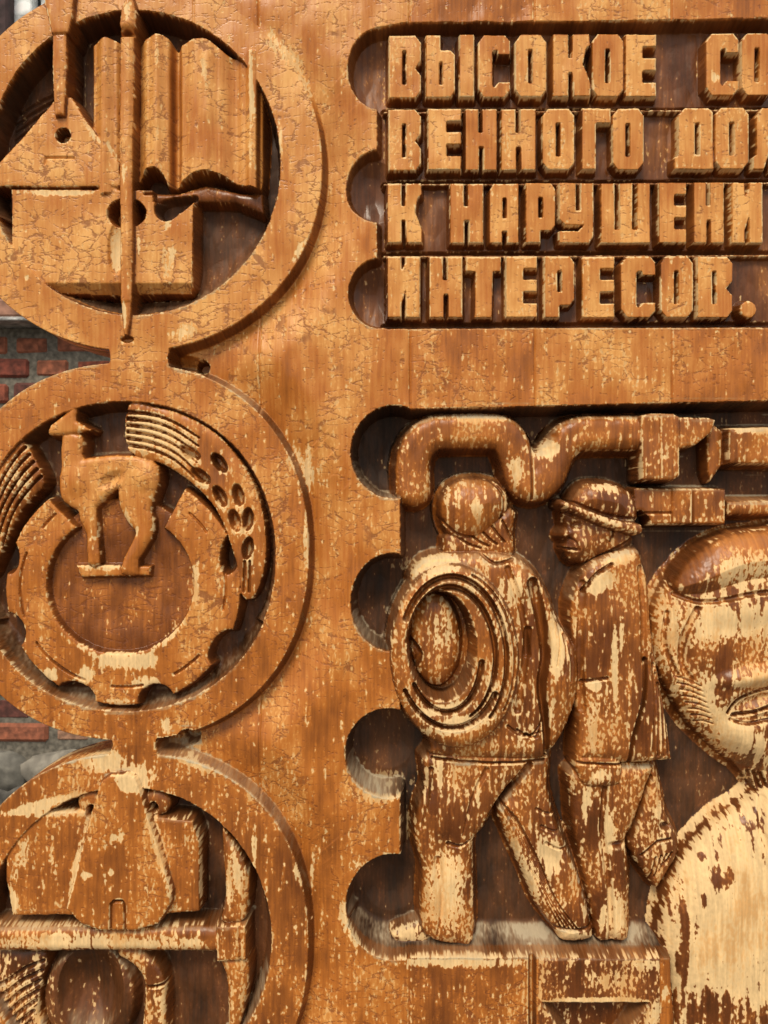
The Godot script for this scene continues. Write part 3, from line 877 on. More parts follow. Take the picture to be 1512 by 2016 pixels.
	groove(smooth([968, 944, 992, 970, 996, 1000, 984, 1034], 4, false), 3.5, 8, [he])
	groove(smooth([868, 1020, 900, 1050, 944, 1056, 986, 1028], 4, false), 3, 5, [he])
	rub(940, 1000, 16, 24, 0.45)
	rub(890, 980, 22, 26, 0.2)
	rub(998, 990, 10, 40, 0.4)

func worker_in_coat(fl: int) -> void:
	var b := part("person", -1, 0.53, 0.32, 0.2, 0.3, "carved worker in a long coat and brimmed cap looking left")
	# head: forehead, nose, chin, neck
	stand(field([smooth([1122, 1004, 1114, 1024, 1116, 1036, 1106, 1056, 1118, 1066, 1114, 1078, 1120, 1092, 1132, 1108, 1158, 1112, 1196, 1100, 1252, 1110, 1254, 1040, 1230, 1000], 3)], 15), b, -16.0, -76.0, 12.0, 34.0, 42.0)
	swell(1140, 1034, 16, 11, -12, [b])
	swell(1142, 1036, 8, 5, 6, [b])
	swell(1118, 1054, 11, 15, 8, [b])
	groove(smooth([1126, 1060, 1138, 1068, 1144, 1084], 3, false), 3, 4, [b])
	groove(pv([1112, 1080, 1140, 1083]), 3, 7, [b])
	groove(smooth([1198, 1036, 1212, 1046, 1206, 1066], 3, false), 3, 6, [b])
	swell(1150, 1070, 24, 26, 5, [b])
	swell(1200, 1052, 14, 18, 6, [b])
	groove(smooth([1160, 1118, 1196, 1096, 1252, 1066], 4, false), 7, 14, [b])
	# arm and hand at his side
	var body := b
	b = part("arm", body, 0.53, 0.32, 0.2, 0.3)
	stand(field([smooth([1296, 1490, 1316, 1560, 1330, 1620, 1344, 1650, 1352, 1676, 1346, 1706, 1318, 1752, 1304, 1768, 1284, 1744, 1258, 1706, 1246, 1672, 1262, 1620, 1284, 1540], 3)], 15), b, -26.0, -76.0, 12.0, 26.0, 32.0)
	swell(1322, 1640, 18, 10, -16, [b], 0.3)
	for k in 4:
		groove(pv([1300 + k * 11, 1700 - k * 3, 1290 + k * 9, 1752 - k * 12]), 3, 7, [b])
	groove(pv([1272, 1696, 1304, 1668, 1330, 1664]), 3.5, 7, [b])
	groove(smooth([1290, 1540, 1270, 1610, 1252, 1664], 3, false), 6, 12, [b])
	rub(1310, 1630, 16, 60, 0.3, -0.2)
	b = body
	var tr := part("trousers", b, 0.55, 0.32, 0.1, 0.6)
	stand(field([smooth([1138, 1520, 1290, 1510, 1284, 1560, 1262, 1626, 1244, 1668, 1252, 1720, 1250, 1800, 1248, 1866, 1214, 1870, 1182, 1866, 1168, 1790, 1150, 1710, 1134, 1640, 1130, 1580], 3)], 15), tr, -18.0, -76.0, 13.0, 30.0, 34.0)
	groove(pv([1196, 1560, 1190, 1640, 1206, 1760, 1210, 1860]), 7, 8, [tr])
	swell(1222, 1672, 24, 10, -12, [tr])
	rub(1212, 1810, 34, 56, 0.5)
	rub(1200, 1660, 14, 90, 0.35)
	rub(1160, 1600, 14, 60, 0.3)
	var coat := part("coat", b, 0.59, 0.28, 0.25, 0.5)
	stand(field([smooth([1138, 1490, 1222, 1490, 1226, 1540, 1216, 1551, 1166, 1554, 1146, 1541], 2)], 8), coat, -8.0, -70.0, 6.0, 14.0, 20.0)
	stand(field([smooth([1168, 1108, 1200, 1092, 1256, 1078, 1272, 1112, 1284, 1160, 1290, 1250, 1306, 1340, 1320, 1420, 1329, 1494, 1324, 1504, 1246, 1509, 1150, 1503, 1136, 1496, 1140, 1400, 1130, 1300, 1126, 1206, 1134, 1162, 1150, 1126], 3)], 15), coat, -2.0, -76.0, 13.0, 30.0, 34.0)
	groove(smooth([1272, 1300, 1270, 1370, 1258, 1420, 1246, 1470, 1243, 1512], 4, false), 5, 13, [coat])
	groove(smooth([1264, 1120, 1268, 1200, 1270, 1300], 4, false), 8, 9, [coat])
	groove(smooth([1150, 1150, 1144, 1260, 1150, 1400], 4, false), 8, 8, [coat])
	groove(smooth([1150, 1164, 1176, 1132, 1206, 1112], 4, false), 5, 10, [coat])
	groove(pv([1148, 1344, 1196, 1336]), 4, 7, [coat])
	groove(pv([1140, 1505, 1240, 1510, 1328, 1502]), 3, 8, [coat, b])
	for k in 4:
		groove(smooth([1286 + k * 5, 1290 + k * 20, 1292 + k * 7, 1380, 1286 + k * 12, 1490], 3, false), 3.5, 5, [coat])
	rub(1180, 1150, 44, 22, 0.7, -0.5)
	rub(1172, 1350, 18, 14, 0.8)
	rub(1212, 1300, 7, 100, 0.55)
	rub(1226, 1260, 6, 50, 0.5)
	rub(1168, 1440, 12, 70, 0.3)
	rub(1190, 1530, 30, 16, 0.4)
	rub(1220, 1100, 40, 16, 0.6, -0.3)
	rub(1200, 1400, 60, 90, 0.06)
	var cap := part("cap", b, 0.53, 0.31, 0.15, 0.3)
	stand(field([smooth([1128, 990, 1140, 966, 1162, 950, 1204, 950, 1240, 962, 1258, 984, 1258, 1030, 1200, 1024, 1140, 1006], 3)], 15), cap, 0.0, -70.0, 12.0, 34.0, 46.0)
	stand(line_field(smooth([1108, 992, 1150, 1010, 1200, 1030, 1254, 1042], 4, false), 6, 11, 10), cap, 6.0, -60.0, 7.0, 10.0, 9.0)
	groove(smooth([1122, 984, 1150, 996, 1200, 1014, 1256, 1022], 4, false), 3.5, 6, [cap])
	rub(1180, 1020, 70, 9, 0.25, 0.36)
	rub(1200, 962, 40, 14, 0.35)

func big_head(fl: int) -> void:
	var b := part("person", -1, 0.56, 0.46, 0.1, 0.2, "large carved head in a cap with bare worn shoulder")
	# neck
	stand(field([smooth([1466, 1500, 1500, 1560, 1516, 1640, 1640, 1660, 1640, 1480], 3)], 15), b, -24.0, -76.0, 16.0, 30.0, 60.0)
	for k in 3:
		groove(smooth([1490 + k * 10, 1530, 1506 + k * 12, 1580, 1520 + k * 14, 1640], 3, false), 5, 9, [b])
	# face
	stand(field([smooth([1640, 1036, 1512, 1044, 1440, 1055, 1384, 1084, 1338, 1130, 1306, 1182, 1294, 1240, 1300, 1304, 1326, 1366, 1366, 1430, 1420, 1484, 1470, 1520, 1530, 1545, 1640, 1560], 4)], 23), b, 10.0, -76.0, 20.0, 66.0, 150.0)
	swell(1470, 1200, 120, 40, 6, [b], -0.1)             # forehead
	swell(1480, 1330, 96, 26, 15, [b], -0.18)             # brow
	swell(1492, 1392, 80, 44, -25, [b], -0.25)           # socket
	swell(1500, 1394, 58, 22, 19, [b], -0.28)            # eyeball
	groove(smooth([1436, 1404, 1452, 1380, 1484, 1362, 1530, 1352, 1580, 1366], 5, false), 5, 11, [b])
	groove(smooth([1446, 1410, 1480, 1404, 1510, 1392, 1550, 1372], 5, false), 5, 12, [b])
	groove(smooth([1440, 1418, 1470, 1426, 1510, 1418, 1560, 1400], 5, false), 4, 7, [b])
	swell(1470, 1462, 70, 40, 10, [b], 0.5)              # cheek
	swell(1600, 1420, 50, 80, 20, [b])                   # nose, outside the picture
	# ear and hair at the temple
	swell(1352, 1290, 22, 70, -10, [b], -0.25)
	groove(smooth([1374, 1200, 1352, 1250, 1348, 1310, 1364, 1340], 4, false), 8, 9, [b])
	groove(smooth([1322, 1210, 1316, 1270, 1338, 1330], 4, false), 6, 7, [b])
	for k in 8:
		groove(smooth([1336 + k * 6, 1336 + k * 13, 1356 + k * 5, 1340 + k * 12, 1382 + k * 4, 1352 + k * 11], 3, false), 2.6, 4.5, [b], 1.6)
	rub(1440, 1440, 30, 60, 0.35, -0.6)
	rub(1400, 1230, 40, 60, 0.3)
	rub(1460, 1222, 80, 36, 0.35)
	rub(1490, 1335, 60, 16, 0.4, -0.2)
	rub(1420, 1290, 90, 40, -0.22)
	rub(1480, 1470, 60, 40, 0.25, 0.4)
	rub(1400, 1370, 20, 50, 0.3, -0.2)
	rub(1330, 1240, 24, 60, 0.2)
	var cap := part("cap", b, 0.61, 0.31, 0.1, 0.1)
	stand(field([smooth([1640, 1034, 1512, 1042, 1442, 1053, 1386, 1082, 1342, 1126, 1330, 1158, 1350, 1176, 1392, 1182, 1440, 1174, 1480, 1164, 1540, 1160, 1640, 1164], 4)], 12), cap, 24.0, -70.0, 10.0, 60.0, 90.0)
	groove(smooth([1336, 1172, 1380, 1186, 1440, 1178, 1500, 1166, 1640, 1166], 4, false), 6, 8, [b])
	rub(1460, 1125, 110, 40, 0.34)
	rub(1380, 1112, 60, 22, -0.45, -0.75)
	rub(1500, 1064, 90, 18, -0.5)
	# shoulder
	var sh := part("jacket", b, 0.54, 0.86, 0.05, 0.1, "smooth bare shoulder with most varnish gone")
	stand(field([smooth([1640, 1540, 1530, 1556, 1476, 1596, 1424, 1630, 1374, 1680, 1338, 1740, 1316, 1806, 1311, 1880, 1322, 1960, 1330, 2140, 1640, 2140], 4)], 23), sh, 14.0, -76.0, 20.0, 62.0, 130.0)
	groove(smooth([1512, 1580, 1500, 1640, 1530, 1700], 3, false), 8, 6, [sh])
	for q in [[1414, 1730, 22, 26], [1352, 1830, 12, 60], [1346, 1905, 14, 50], [1436, 1720, 10, 24], [1390, 1694, 8, 12], [1384, 1772, 8, 20]]:
		rub(q[0], q[1], q[2], q[3], -0.62)
	rub(1400, 1990, 110, 60, -0.5)
	rub(1330, 1800, 30, 150, -0.28, 0.12)
	rub(1470, 1630, 90, 26, -0.2, -0.5)
	rub(1500, 2000, 60, 50, -0.3)

# ------------------------------------------------------------------ finishing the block
func divide_planks() -> void:
	var ids := [board]
	for k in JOINTS.size():                            # above, between and below the two sunken fields
		for n in (1 if k == 0 else 3):
			ids.append(part("board", -1, 0.83 - 0.10 * (k % 2), 0.16 + 0.03 * (k % 3), 0.75, 0.6))
	for j in NH:
		for i in NW:
			var o := j * NW + i
			if P[o] == board:
				var u := U0 + i * STEP
				var k := 0
				while k < JOINTS.size() and u >= JOINTS[k]:
					k += 1
				var v := V0 + j * STEP
				P[o] = ids[k] if k < 2 else ids[2 + (k - 2) * 3 + (0 if v < 300.0 else 1 if v < 1300.0 else 2)]
	for k in JOINTS.size():
		groove(pv([JOINTS[k], V0, JOINTS[k] + 2, 1000, JOINTS[k], 2110]), 2.6, 3.6, ids)
	groove(pv([381, 0, 380, 700]), 2.0, 1.4, [ring[0]])
	groove(pv([206, 1440, 207, 1560]), 2.0, 1.4, [ring[1], ring[2]])
	groove(pv([375, 1500, 373, 1640]), 2.0, 1.4, [ring[2]])

func tool_marks() -> void:
	var broad := FastNoiseLite.new()
	broad.noise_type = FastNoiseLite.TYPE_SIMPLEX_SMOOTH
	broad.seed = 11
	broad.frequency = 0.012
	broad.fractal_octaves = 2
	var fine := FastNoiseLite.new()
	fine.noise_type = FastNoiseLite.TYPE_CELLULAR
	fine.cellular_return_type = FastNoiseLite.RETURN_DISTANCE
	fine.seed = 5
	fine.frequency = 0.045
	fine.fractal_type = FastNoiseLite.FRACTAL_NONE
	for j in NH:
		var v := V0 + j * STEP
		for i in NW:
			var u := U0 + i * STEP
			var o := j * NW + i
			var q: Dictionary = parts[P[o]]
			G[o] += broad.get_noise_2d(u, v * 0.7) * 1.8
			if q.tone < 0.46:                          # gouge marks on the sunk grounds
				G[o] += (fine.get_noise_2d(u, v * 0.45) + 0.5) * -4.0
			elif q.tone < 0.74:
				G[o] += (fine.get_noise_2d(u * 0.7, v * 0.28) + 0.5) * -3.0

# ------------------------------------------------------------------ varnish, wear, cracks
func blurred(src: Image, f: int) -> PackedFloat32Array:
	var im := src.duplicate() as Image
	im.resize(NW / f, NH / f, Image.INTERPOLATE_TRILINEAR)
	im.resize(NW, NH, Image.INTERPOLATE_CUBIC)
	return im.get_data().to_float32_array()

func noise_bytes(seed_: int, freq: float, sx: float, sy: float, type := FastNoiseLite.TYPE_SIMPLEX_SMOOTH, octaves := 4, warp := 0.0, ret := FastNoiseLite.RETURN_DISTANCE) -> PackedByteArray:
	var n := FastNoiseLite.new()
	n.seed = seed_
	n.noise_type = type
	n.frequency = freq
	n.fractal_octaves = octaves
	if octaves == 1:
		n.fractal_type = FastNoiseLite.FRACTAL_NONE
	n.cellular_return_type = ret
	if warp > 0.0:
		n.domain_warp_enabled = true
		n.domain_warp_amplitude = warp
		n.domain_warp_frequency = 0.012
		n.domain_warp_fractal_octaves = 3
	var im := n.get_image(int(TW / sx), int(TH / sy))
	im.resize(TW, TH, Image.INTERPOLATE_CUBIC)
	im.convert(Image.FORMAT_L8)
	return im.get_data()

var n_streak: PackedByteArray
var n_fleck: PackedByteArray
var n_spot: PackedByteArray
var n_cloud: PackedByteArray
var n_grain: PackedByteArray
var n_crack: PackedByteArray
var n_craze: PackedByteArray
var look_map: PackedByteArray
var bands := []
const BANDS := 16

func make_material() -> void:
	var him := Image.create_from_data(NW, NH, false, Image.FORMAT_RF, G.to_byte_array())
	var b0 := blurred(him, 3)
	var b1 := blurred(him, 6)
	var b2 := blurred(him, 14)
	var a := PackedByteArray()
	a.resize(NW * NH * 4)
	for j in NH:
		var v := V0 + j * STEP
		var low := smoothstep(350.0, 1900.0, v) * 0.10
		for i in NW:
			var o := j * NW + i
			var q: Dictionary = parts[P[o]]
			var c := clampf((G[o] - b0[o]) * (0.24 if q.name == "letter" else 0.18), -0.25, 0.66 if q.name == "letter" else 0.58) + clampf((G[o] - b2[o]) * 0.012, -0.14, 0.16)
			var up := 0.0
			var steep := 0.0
			if j > 0 and j < NH - 1 and i > 0 and i < NW - 1:
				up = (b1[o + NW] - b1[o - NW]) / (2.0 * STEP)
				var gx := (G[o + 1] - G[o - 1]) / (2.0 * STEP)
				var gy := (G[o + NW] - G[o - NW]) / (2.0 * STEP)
				steep = smoothstep(1.3, 2.6, sqrt(gx * gx + gy * gy))   # walls cut straight down: ground stain and painted-in shade together
			var tone: float = q.tone
			if tone > 0.4:
				tone -= low * (1.5 if q.name == "board" or q.name == "medallion" else 0.8)  # weaker light and deeper varnish lower down, both painted into the tone
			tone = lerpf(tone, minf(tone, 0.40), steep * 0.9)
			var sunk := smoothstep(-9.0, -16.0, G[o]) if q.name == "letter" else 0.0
			tone = lerpf(tone, 0.46, sunk)  # letter flanks darkened evenly: pooled stain plus shade put into the colour
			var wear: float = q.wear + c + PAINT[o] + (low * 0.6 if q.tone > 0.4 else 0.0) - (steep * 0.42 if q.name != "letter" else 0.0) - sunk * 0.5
			var dust: float = q.dust * smoothstep(0.35, 1.1, up) * (1.0 - 0.45 * steep)
			if q.tone < 0.42:
				dust = maxf(dust, 0.09)
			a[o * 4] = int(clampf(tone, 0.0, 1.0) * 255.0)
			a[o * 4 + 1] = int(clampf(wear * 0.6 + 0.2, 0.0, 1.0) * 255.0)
			a[o * 4 + 2] = int(q.crack * 255.0)
			a[o * 4 + 3] = int(clampf(dust, 0.0, 1.0) * 255.0)
	var im := Image.create_from_data(NW, NH, false, Image.FORMAT_RGBA8, a)
	im.resize(TW, TH, Image.INTERPOLATE_BILINEAR)
	look_map = im.get_data()
	n_streak = noise_bytes(21, 0.062, 1.0, 6.5, FastNoiseLite.TYPE_SIMPLEX_SMOOTH, 5)
	n_fleck = noise_bytes(22, 0.15, 1.0, 2.0, FastNoiseLite.TYPE_SIMPLEX_SMOOTH, 3)
	n_spot = noise_bytes(23, 0.07, 1.0, 1.5, FastNoiseLite.TYPE_CELLULAR, 1, 8.0)
	n_cloud = noise_bytes(24, 0.008, 1.0, 1.6, FastNoiseLite.TYPE_SIMPLEX_SMOOTH, 5)
	n_grain = noise_bytes(25, 0.12, 1.0, 16.0, FastNoiseLite.TYPE_SIMPLEX, 3)
	n_crack = noise_bytes(26, 0.023, 1.15, 0.9, FastNoiseLite.TYPE_CELLULAR, 1, 44.0, FastNoiseLite.RETURN_DISTANCE2_SUB)
	n_craze = noise_bytes(27, 0.046, 2.3, 0.85, FastNoiseLite.TYPE_CELLULAR, 1, 22.0, FastNoiseLite.RETURN_DISTANCE2_SUB)
	bands.resize(BANDS)
	var task := WorkerThreadPool.add_group_task(paint_band, BANDS)
	WorkerThreadPool.wait_for_group_task_completion(task)
	var col := PackedByteArray()
	var rough := PackedByteArray()
	var bump := PackedByteArray()
	for b in BANDS:
		col.append_array(bands[b][0])
		rough.append_array(bands[b][1])
		bump.append_array(bands[b][2])
	material = StandardMaterial3D.new()
	material.resource_name = "varnished wood"
	material.albedo_texture = ImageTexture.create_from_image(Image.create_from_data(TW, TH, false, Image.FORMAT_RGB8, col))
	material.roughness = 1.0
	material.metallic_specular = 0.4
	material.roughness_texture = ImageTexture.create_from_image(Image.create_from_data(TW, TH, false, Image.FORMAT_L8, rough))
	material.roughness_texture_channel = BaseMaterial3D.TEXTURE_CHANNEL_RED
	material.heightmap_enabled = true
	material.heightmap_scale = 0.14
	material.heightmap_texture = ImageTexture.create_from_image(Image.create_from_data(TW, TH, false, Image.FORMAT_L8, bump))
	material.texture_repeat = false

func paint_band(band: int) -> void:
	var y0 := TH * band / BANDS
	var y1 := TH * (band + 1) / BANDS
	var n := (y1 - y0) * TW
	var col := PackedByteArray()
	var rough := PackedByteArray()
	var bump := PackedByteArray()
	col.resize(n * 3)
	rough.resize(n)
	bump.resize(n)
	var k := 0
	for y in range(y0, y1):
		for x in TW:
			var o := y * TW + x
			var tone := look_map[o * 4] / 255.0
			var wear := (look_map[o * 4 + 1] / 255.0 - 0.2) / 0.6
			var crk := look_map[o * 4 + 2] / 255.0
			var dust := look_map[o * 4 + 3] / 255.0
			var st := n_streak[o] / 255.0
			var fk := n_fleck[o] / 255.0
			var cl := n_cloud[o] / 255.0
			var gr := n_grain[o] / 255.0
			var sp := n_spot[o] / 255.0
			# varnish gone: along edges, in streaks along the grain, in flecks
			var kind := smoothstep(0.40, 0.60, 1.0 - cl * 0.5 - gr * 0.1 - 0.2)   # flaking in streaks here, in specks there
			var s := wear + (st - 0.5) * lerpf(0.42, 1.0, kind) + (fk - 0.5) * lerpf(0.95, 0.42, kind) + (cl - 0.5) * 0.34
			s += clampf(0.26 - sp, 0.0, 0.26) * (0.95 + wear)
			var bare := smoothstep(0.50, 0.57, s)
			var thin := smoothstep(0.30, 0.52, s) * (1.0 - bare)
			# cracks in the varnish
			var ca := n_crack[o] / 255.0
			var cb := n_craze[o] / 255.0
			var line := maxf((1.0 - smoothstep(0.014, 0.06, ca)) * smoothstep(0.42, 0.82, crk * 0.75 + (cl - 0.5) * 1.3 + (st - 0.5) * 0.5), (1.0 - smoothstep(0.012, 0.07, cb)) * smoothstep(0.44, 0.64, fk * 0.45 + st * 0.45 + (cl - 0.5) * 0.4 + crk * 0.15))
			line *= smoothstep(0.05, 0.3, crk) * (1.0 - bare)
			# colour of the varnish: dark stain to honey
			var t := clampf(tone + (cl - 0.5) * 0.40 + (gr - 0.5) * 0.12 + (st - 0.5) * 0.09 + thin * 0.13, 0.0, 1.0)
			var r: float
			var g: float
			var b: float
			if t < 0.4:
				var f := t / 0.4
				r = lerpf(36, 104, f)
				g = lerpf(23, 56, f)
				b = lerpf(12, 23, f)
			elif t < 0.7:
				var f := (t - 0.4) / 0.3
				r = lerpf(102, 178, f)
				g = lerpf(56, 106, f)
				b = lerpf(25, 42, f)
			else:
				var f := (t - 0.7) / 0.3
				r = lerpf(178, 224, f)
				g = lerpf(106, 166, f)
				b = lerpf(42, 94, f)
			var w := 0.95 + (gr - 0.5) * 0.12 + (fk - 0.5) * 0.12 + (cl - 0.5) * 0.12
			w *= lerpf(0.72, 1.0, smoothstep(0.25, 0.37, tone))
			var soil := smoothstep(0.48, 0.72, st * 0.22 + cl * 0.52 + fk * 0.26) * 0.6   # old dirt left in bare wood
			r = lerpf(r, lerpf(238, 190, soil) * w, bare)
			g = lerpf(g, lerpf(202, 136, soil) * w, bare)
			b = lerpf(b, lerpf(146, 76, soil) * w, bare)
			var lk := line * 0.5
			r = lerpf(r, 96, lk)
			g = lerpf(g, 48, lk)
			b = lerpf(b, 22, lk)
			var du := clampf(dust * (0.78 + (cl - 0.5) * 1.7 + (fk - 0.5) * 0.9), 0.0, 0.92)
			r = lerpf(r, 176, du)
			g = lerpf(g, 162, du)
			b = lerpf(b, 136, du)
			col[k * 3] = int(clampf(r, 0, 255))
			col[k * 3 + 1] = int(clampf(g, 0, 255))
			col[k * 3 + 2] = int(clampf(b, 0, 255))
			var ro := 0.36 + (cl - 0.5) * 0.42 + (fk - 0.5) * 0.12
			ro = lerpf(ro, 0.62, 1.0 - smoothstep(0.2, 0.4, tone))
			ro = lerpf(ro, 0.72, bare)
			ro = lerpf(ro, 0.95, du)
			rough[k] = int(clampf(ro + line * 0.2, 0.1, 1.0) * 255.0)
			bump[k] = int(clampf(150.0 - 55.0 * bare - 80.0 * line + (gr - 0.5) * 34.0 + (fk - 0.5) * 30.0 * bare + (cl - 0.5) * 40.0, 0, 255))
			k += 1
	bands[band] = [col, rough, bump]

# ------------------------------------------------------------------ from the grid of heights to meshes
func at_uv(u: float, v: float, h: float) -> Vector3:
	return Vector3((u - 756.0) * S, 1.6 + (1008.0 - v) * S, h * S)

func build_meshes() -> void:
	var np := parts.size()
	# which cells exist; a cell belongs to the part of its highest corner
	var pos := PackedVector3Array()
	var nor := PackedVector3Array()
	var tex := PackedVector2Array()
	pos.resize(NW * NH)
	nor.resize(NW * NH)
	tex.resize(NW * NH)
	for j in NH:
		for i in NW:
			var o := j * NW + i
			var u := U0 + i * STEP
			var v := V0 + j * STEP
			var e := OUT[o]
			if e > -60.0 and e < 4.0:
				var l := OUT[o - 1] if i > 0 else e
				var r := OUT[o + 1] if i < NW - 1 else e
				var t := OUT[o - NW] if j > 0 else e
				var b := OUT[o + NW] if j < NH - 1 else e
				var g := Vector2(r - l, b - t)
				if e > 0.0 and g.length_squared() > 0.01:
					g = g.normalized() * e
					u -= g.x
					v -= g.y
			pos[o] = at_uv(u, v, G[o])
			var gx := (G[o + (1 if i < NW - 1 else 0)] - G[o - (1 if i > 0 else 0)]) / (2.0 * STEP)
			var gy := (G[o + (NW if j < NH - 1 else 0)] - G[o - (NW if j > 0 else 0)]) / (2.0 * STEP)
			nor[o] = Vector3(-gx, gy, 1.0).normalized()
			tex[o] = Vector2((u - U0) / (STEP * (NW - 1)), (v - V0) / (STEP * (NH - 1)))
	var idx := []
	var extra := []
	for k in np:
		idx.append(PackedInt32Array())
		extra.append([])
	var cell := PackedInt32Array()
	cell.resize(NW * NH)
	cell.fill(-1)
	for j in NH - 1:
		for i in NW - 1:
			var o := j * NW + i
			if OUT[o] >= 0.0 and OUT[o + 1] >= 0.0 and OUT[o + NW] >= 0.0 and OUT[o + NW + 1] >= 0.0:
				continue
			var best := o
			for q in [o + 1, o + NW, o + NW + 1]:
				if G[q] > G[best] + 1.0:
					best = q
			cell[o] = P[best]
	var lists := []
	for k in np:
		lists.append([])
	for k in np:
		lists[k] = PackedInt32Array()
	for j in NH - 1:
		for i in NW - 1:
			var o := j * NW + i
			if cell[o] >= 0:
				lists[cell[o]].append(o)
	var nodes := []
	var root := Node3D.new()
	root.name = "carved_panel"
	root.set_meta("label", "carved varnished wooden panel with raised lettering, medallions and worker figures")
	root.set_meta("category", "wood carving")
	add_child(root)
	var map := PackedInt32Array()
	map.resize(NW * NH)
	map.fill(-1)
	for k in np:
		var cells: PackedInt32Array = lists[k]
		var vp := PackedVector3Array()
		var vn := PackedVector3Array()
		var vt := PackedVector2Array()
		var ix := PackedInt32Array()
		var used := PackedInt32Array()
		for o in cells:
			for q in [o, o + 1, o + NW + 1, o + NW]:
				if map[q] < 0:
					map[q] = vp.size()
					used.append(q)
					vp.append(pos[q])
					vn.append(nor[q])
					vt.append(tex[q])
			var a := map[o]
			var b := map[o + 1]
			var c := map[o + NW + 1]
			var d := map[o + NW]
			if absf(G[o] - G[o + NW + 1]) < absf(G[o + 1] - G[o + NW]):
				ix.append_array([a, b, c, a, c, d])
			else:
				ix.append_array([a, b, d, b, c, d])
		# the sawn edge of the panel and its back
		for o in cells:
			var i := o % NW
			var j := o / NW
			if i > 0 and cell[o - 1] < 0:
				rim(vp, vn, vt, ix, o + NW, o, pos, tex)
			if i == 0:
				rim(vp, vn, vt, ix, o + NW, o, pos, tex)
			if i == NW - 2 or cell[o + 1] < 0:
				rim(vp, vn, vt, ix, o + 1, o + NW + 1, pos, tex)
			if j == 0 or cell[o - NW] < 0:
				rim(vp, vn, vt, ix, o, o + 1, pos, tex)
			if j == NH - 2 or cell[o + NW] < 0:
				rim(vp, vn, vt, ix, o + NW + 1, o + NW, pos, tex)
		for q in used:
			map[q] = -1
		var node := MeshInstance3D.new()
		node.name = parts[k].name
		if parts[k].label != "":
			node.set_meta("label", parts[k].label)
		nodes.append(node)
		if vp.size():
			var arr := []
			arr.resize(Mesh.ARRAY_MAX)
			arr[Mesh.ARRAY_VERTEX] = vp
			arr[Mesh.ARRAY_NORMAL] = vn
			arr[Mesh.ARRAY_TEX_UV] = vt
			arr[Mesh.ARRAY_INDEX] = ix
			var am := ArrayMesh.new()
			am.add_surface_from_arrays(Mesh.PRIMITIVE_TRIANGLES, arr)
			am.surface_set_material(0, material)
			node.mesh = am
		else:
			print("empty part ", parts[k].name)
	for k in np:
		var par: Node = root if parts[k].parent < 0 else nodes[parts[k].parent]
		var nm := str(parts[k].name)
		var n := 0
		while par.has_node(NodePath(nm)):
			n += 1
			nm = "%s_%03d" % [parts[k].name, n]
		nodes[k].name = nm
		par.add_child(nodes[k], true)
	# the back of the panel, row by row
	var bs := SurfaceTool.new()
	bs.begin(Mesh.PRIMITIVE_TRIANGLES)
	var z := -THICK * S
	for j in range(0, NH - 1):
		var i := 0
		while i < NW - 1:
			if cell[j * NW + i] < 0:
				i += 1
				continue
			var s := i
			while i < NW - 1 and cell[j * NW + i] >= 0:
				i += 1
			var a := pos[j * NW + s]
			var b := pos[j * NW + i]
			var c := pos[(j + 1) * NW + i]
			var d := pos[(j + 1) * NW + s]
			for q: Vector3 in [a, c, b, a, d, c]:
				bs.set_normal(Vector3(0, 0, -1))
				bs.add_vertex(Vector3(q.x, q.y, z))
	var bm := StandardMaterial3D.new()
	bm.albedo_color = Color(0.35, 0.24, 0.14)
	bm.roughness = 0.9
	bs.set_material(bm)
	var back := MeshInstance3D.new()
	back.name = "back"
	back.mesh = bs.commit()
	root.add_child(back, true)

func rim(vp: PackedVector3Array, vn: PackedVector3Array, vt: PackedVector2Array, ix: PackedInt32Array, a: int, b: int, pos: PackedVector3Array, tex: PackedVector2Array) -> void:
	var n := vp.size()
	var p := pos[a]
	var q := pos[b]
	var z := -THICK * S
	for o in [a, b]:
		var w := pos[o]
		var i: int = o % NW
		var j: int = o / NW
		var g := Vector2(OUT[mini(o + 1, NW * NH - 1)] - OUT[maxi(o - 1, 0)], OUT[mini(o + NW, NW * NH - 1)] - OUT[maxi(o - NW, 0)])
		var nn := Vector3((q - p).y, -(q - p).x, 0).normalized() * -1.0
		if i > 0 and j > 0 and i < NW - 1 and j < NH - 1 and g.length() > 0.1:
			nn = Vector3(g.x, -g.y, 0).normalized()
		for s in 3:
			vp.append(Vector3(w.x, w.y, lerpf(w.z, z, s / 2.0)))
			vn.append(nn)
			vt.append(tex[o] + Vector2(0.00, 0.02 * s))
	for s in 2:
		ix.append_array([n + s, n + 4 + s, n + 3 + s, n + s, n + 1 + s, n + 4 + s])

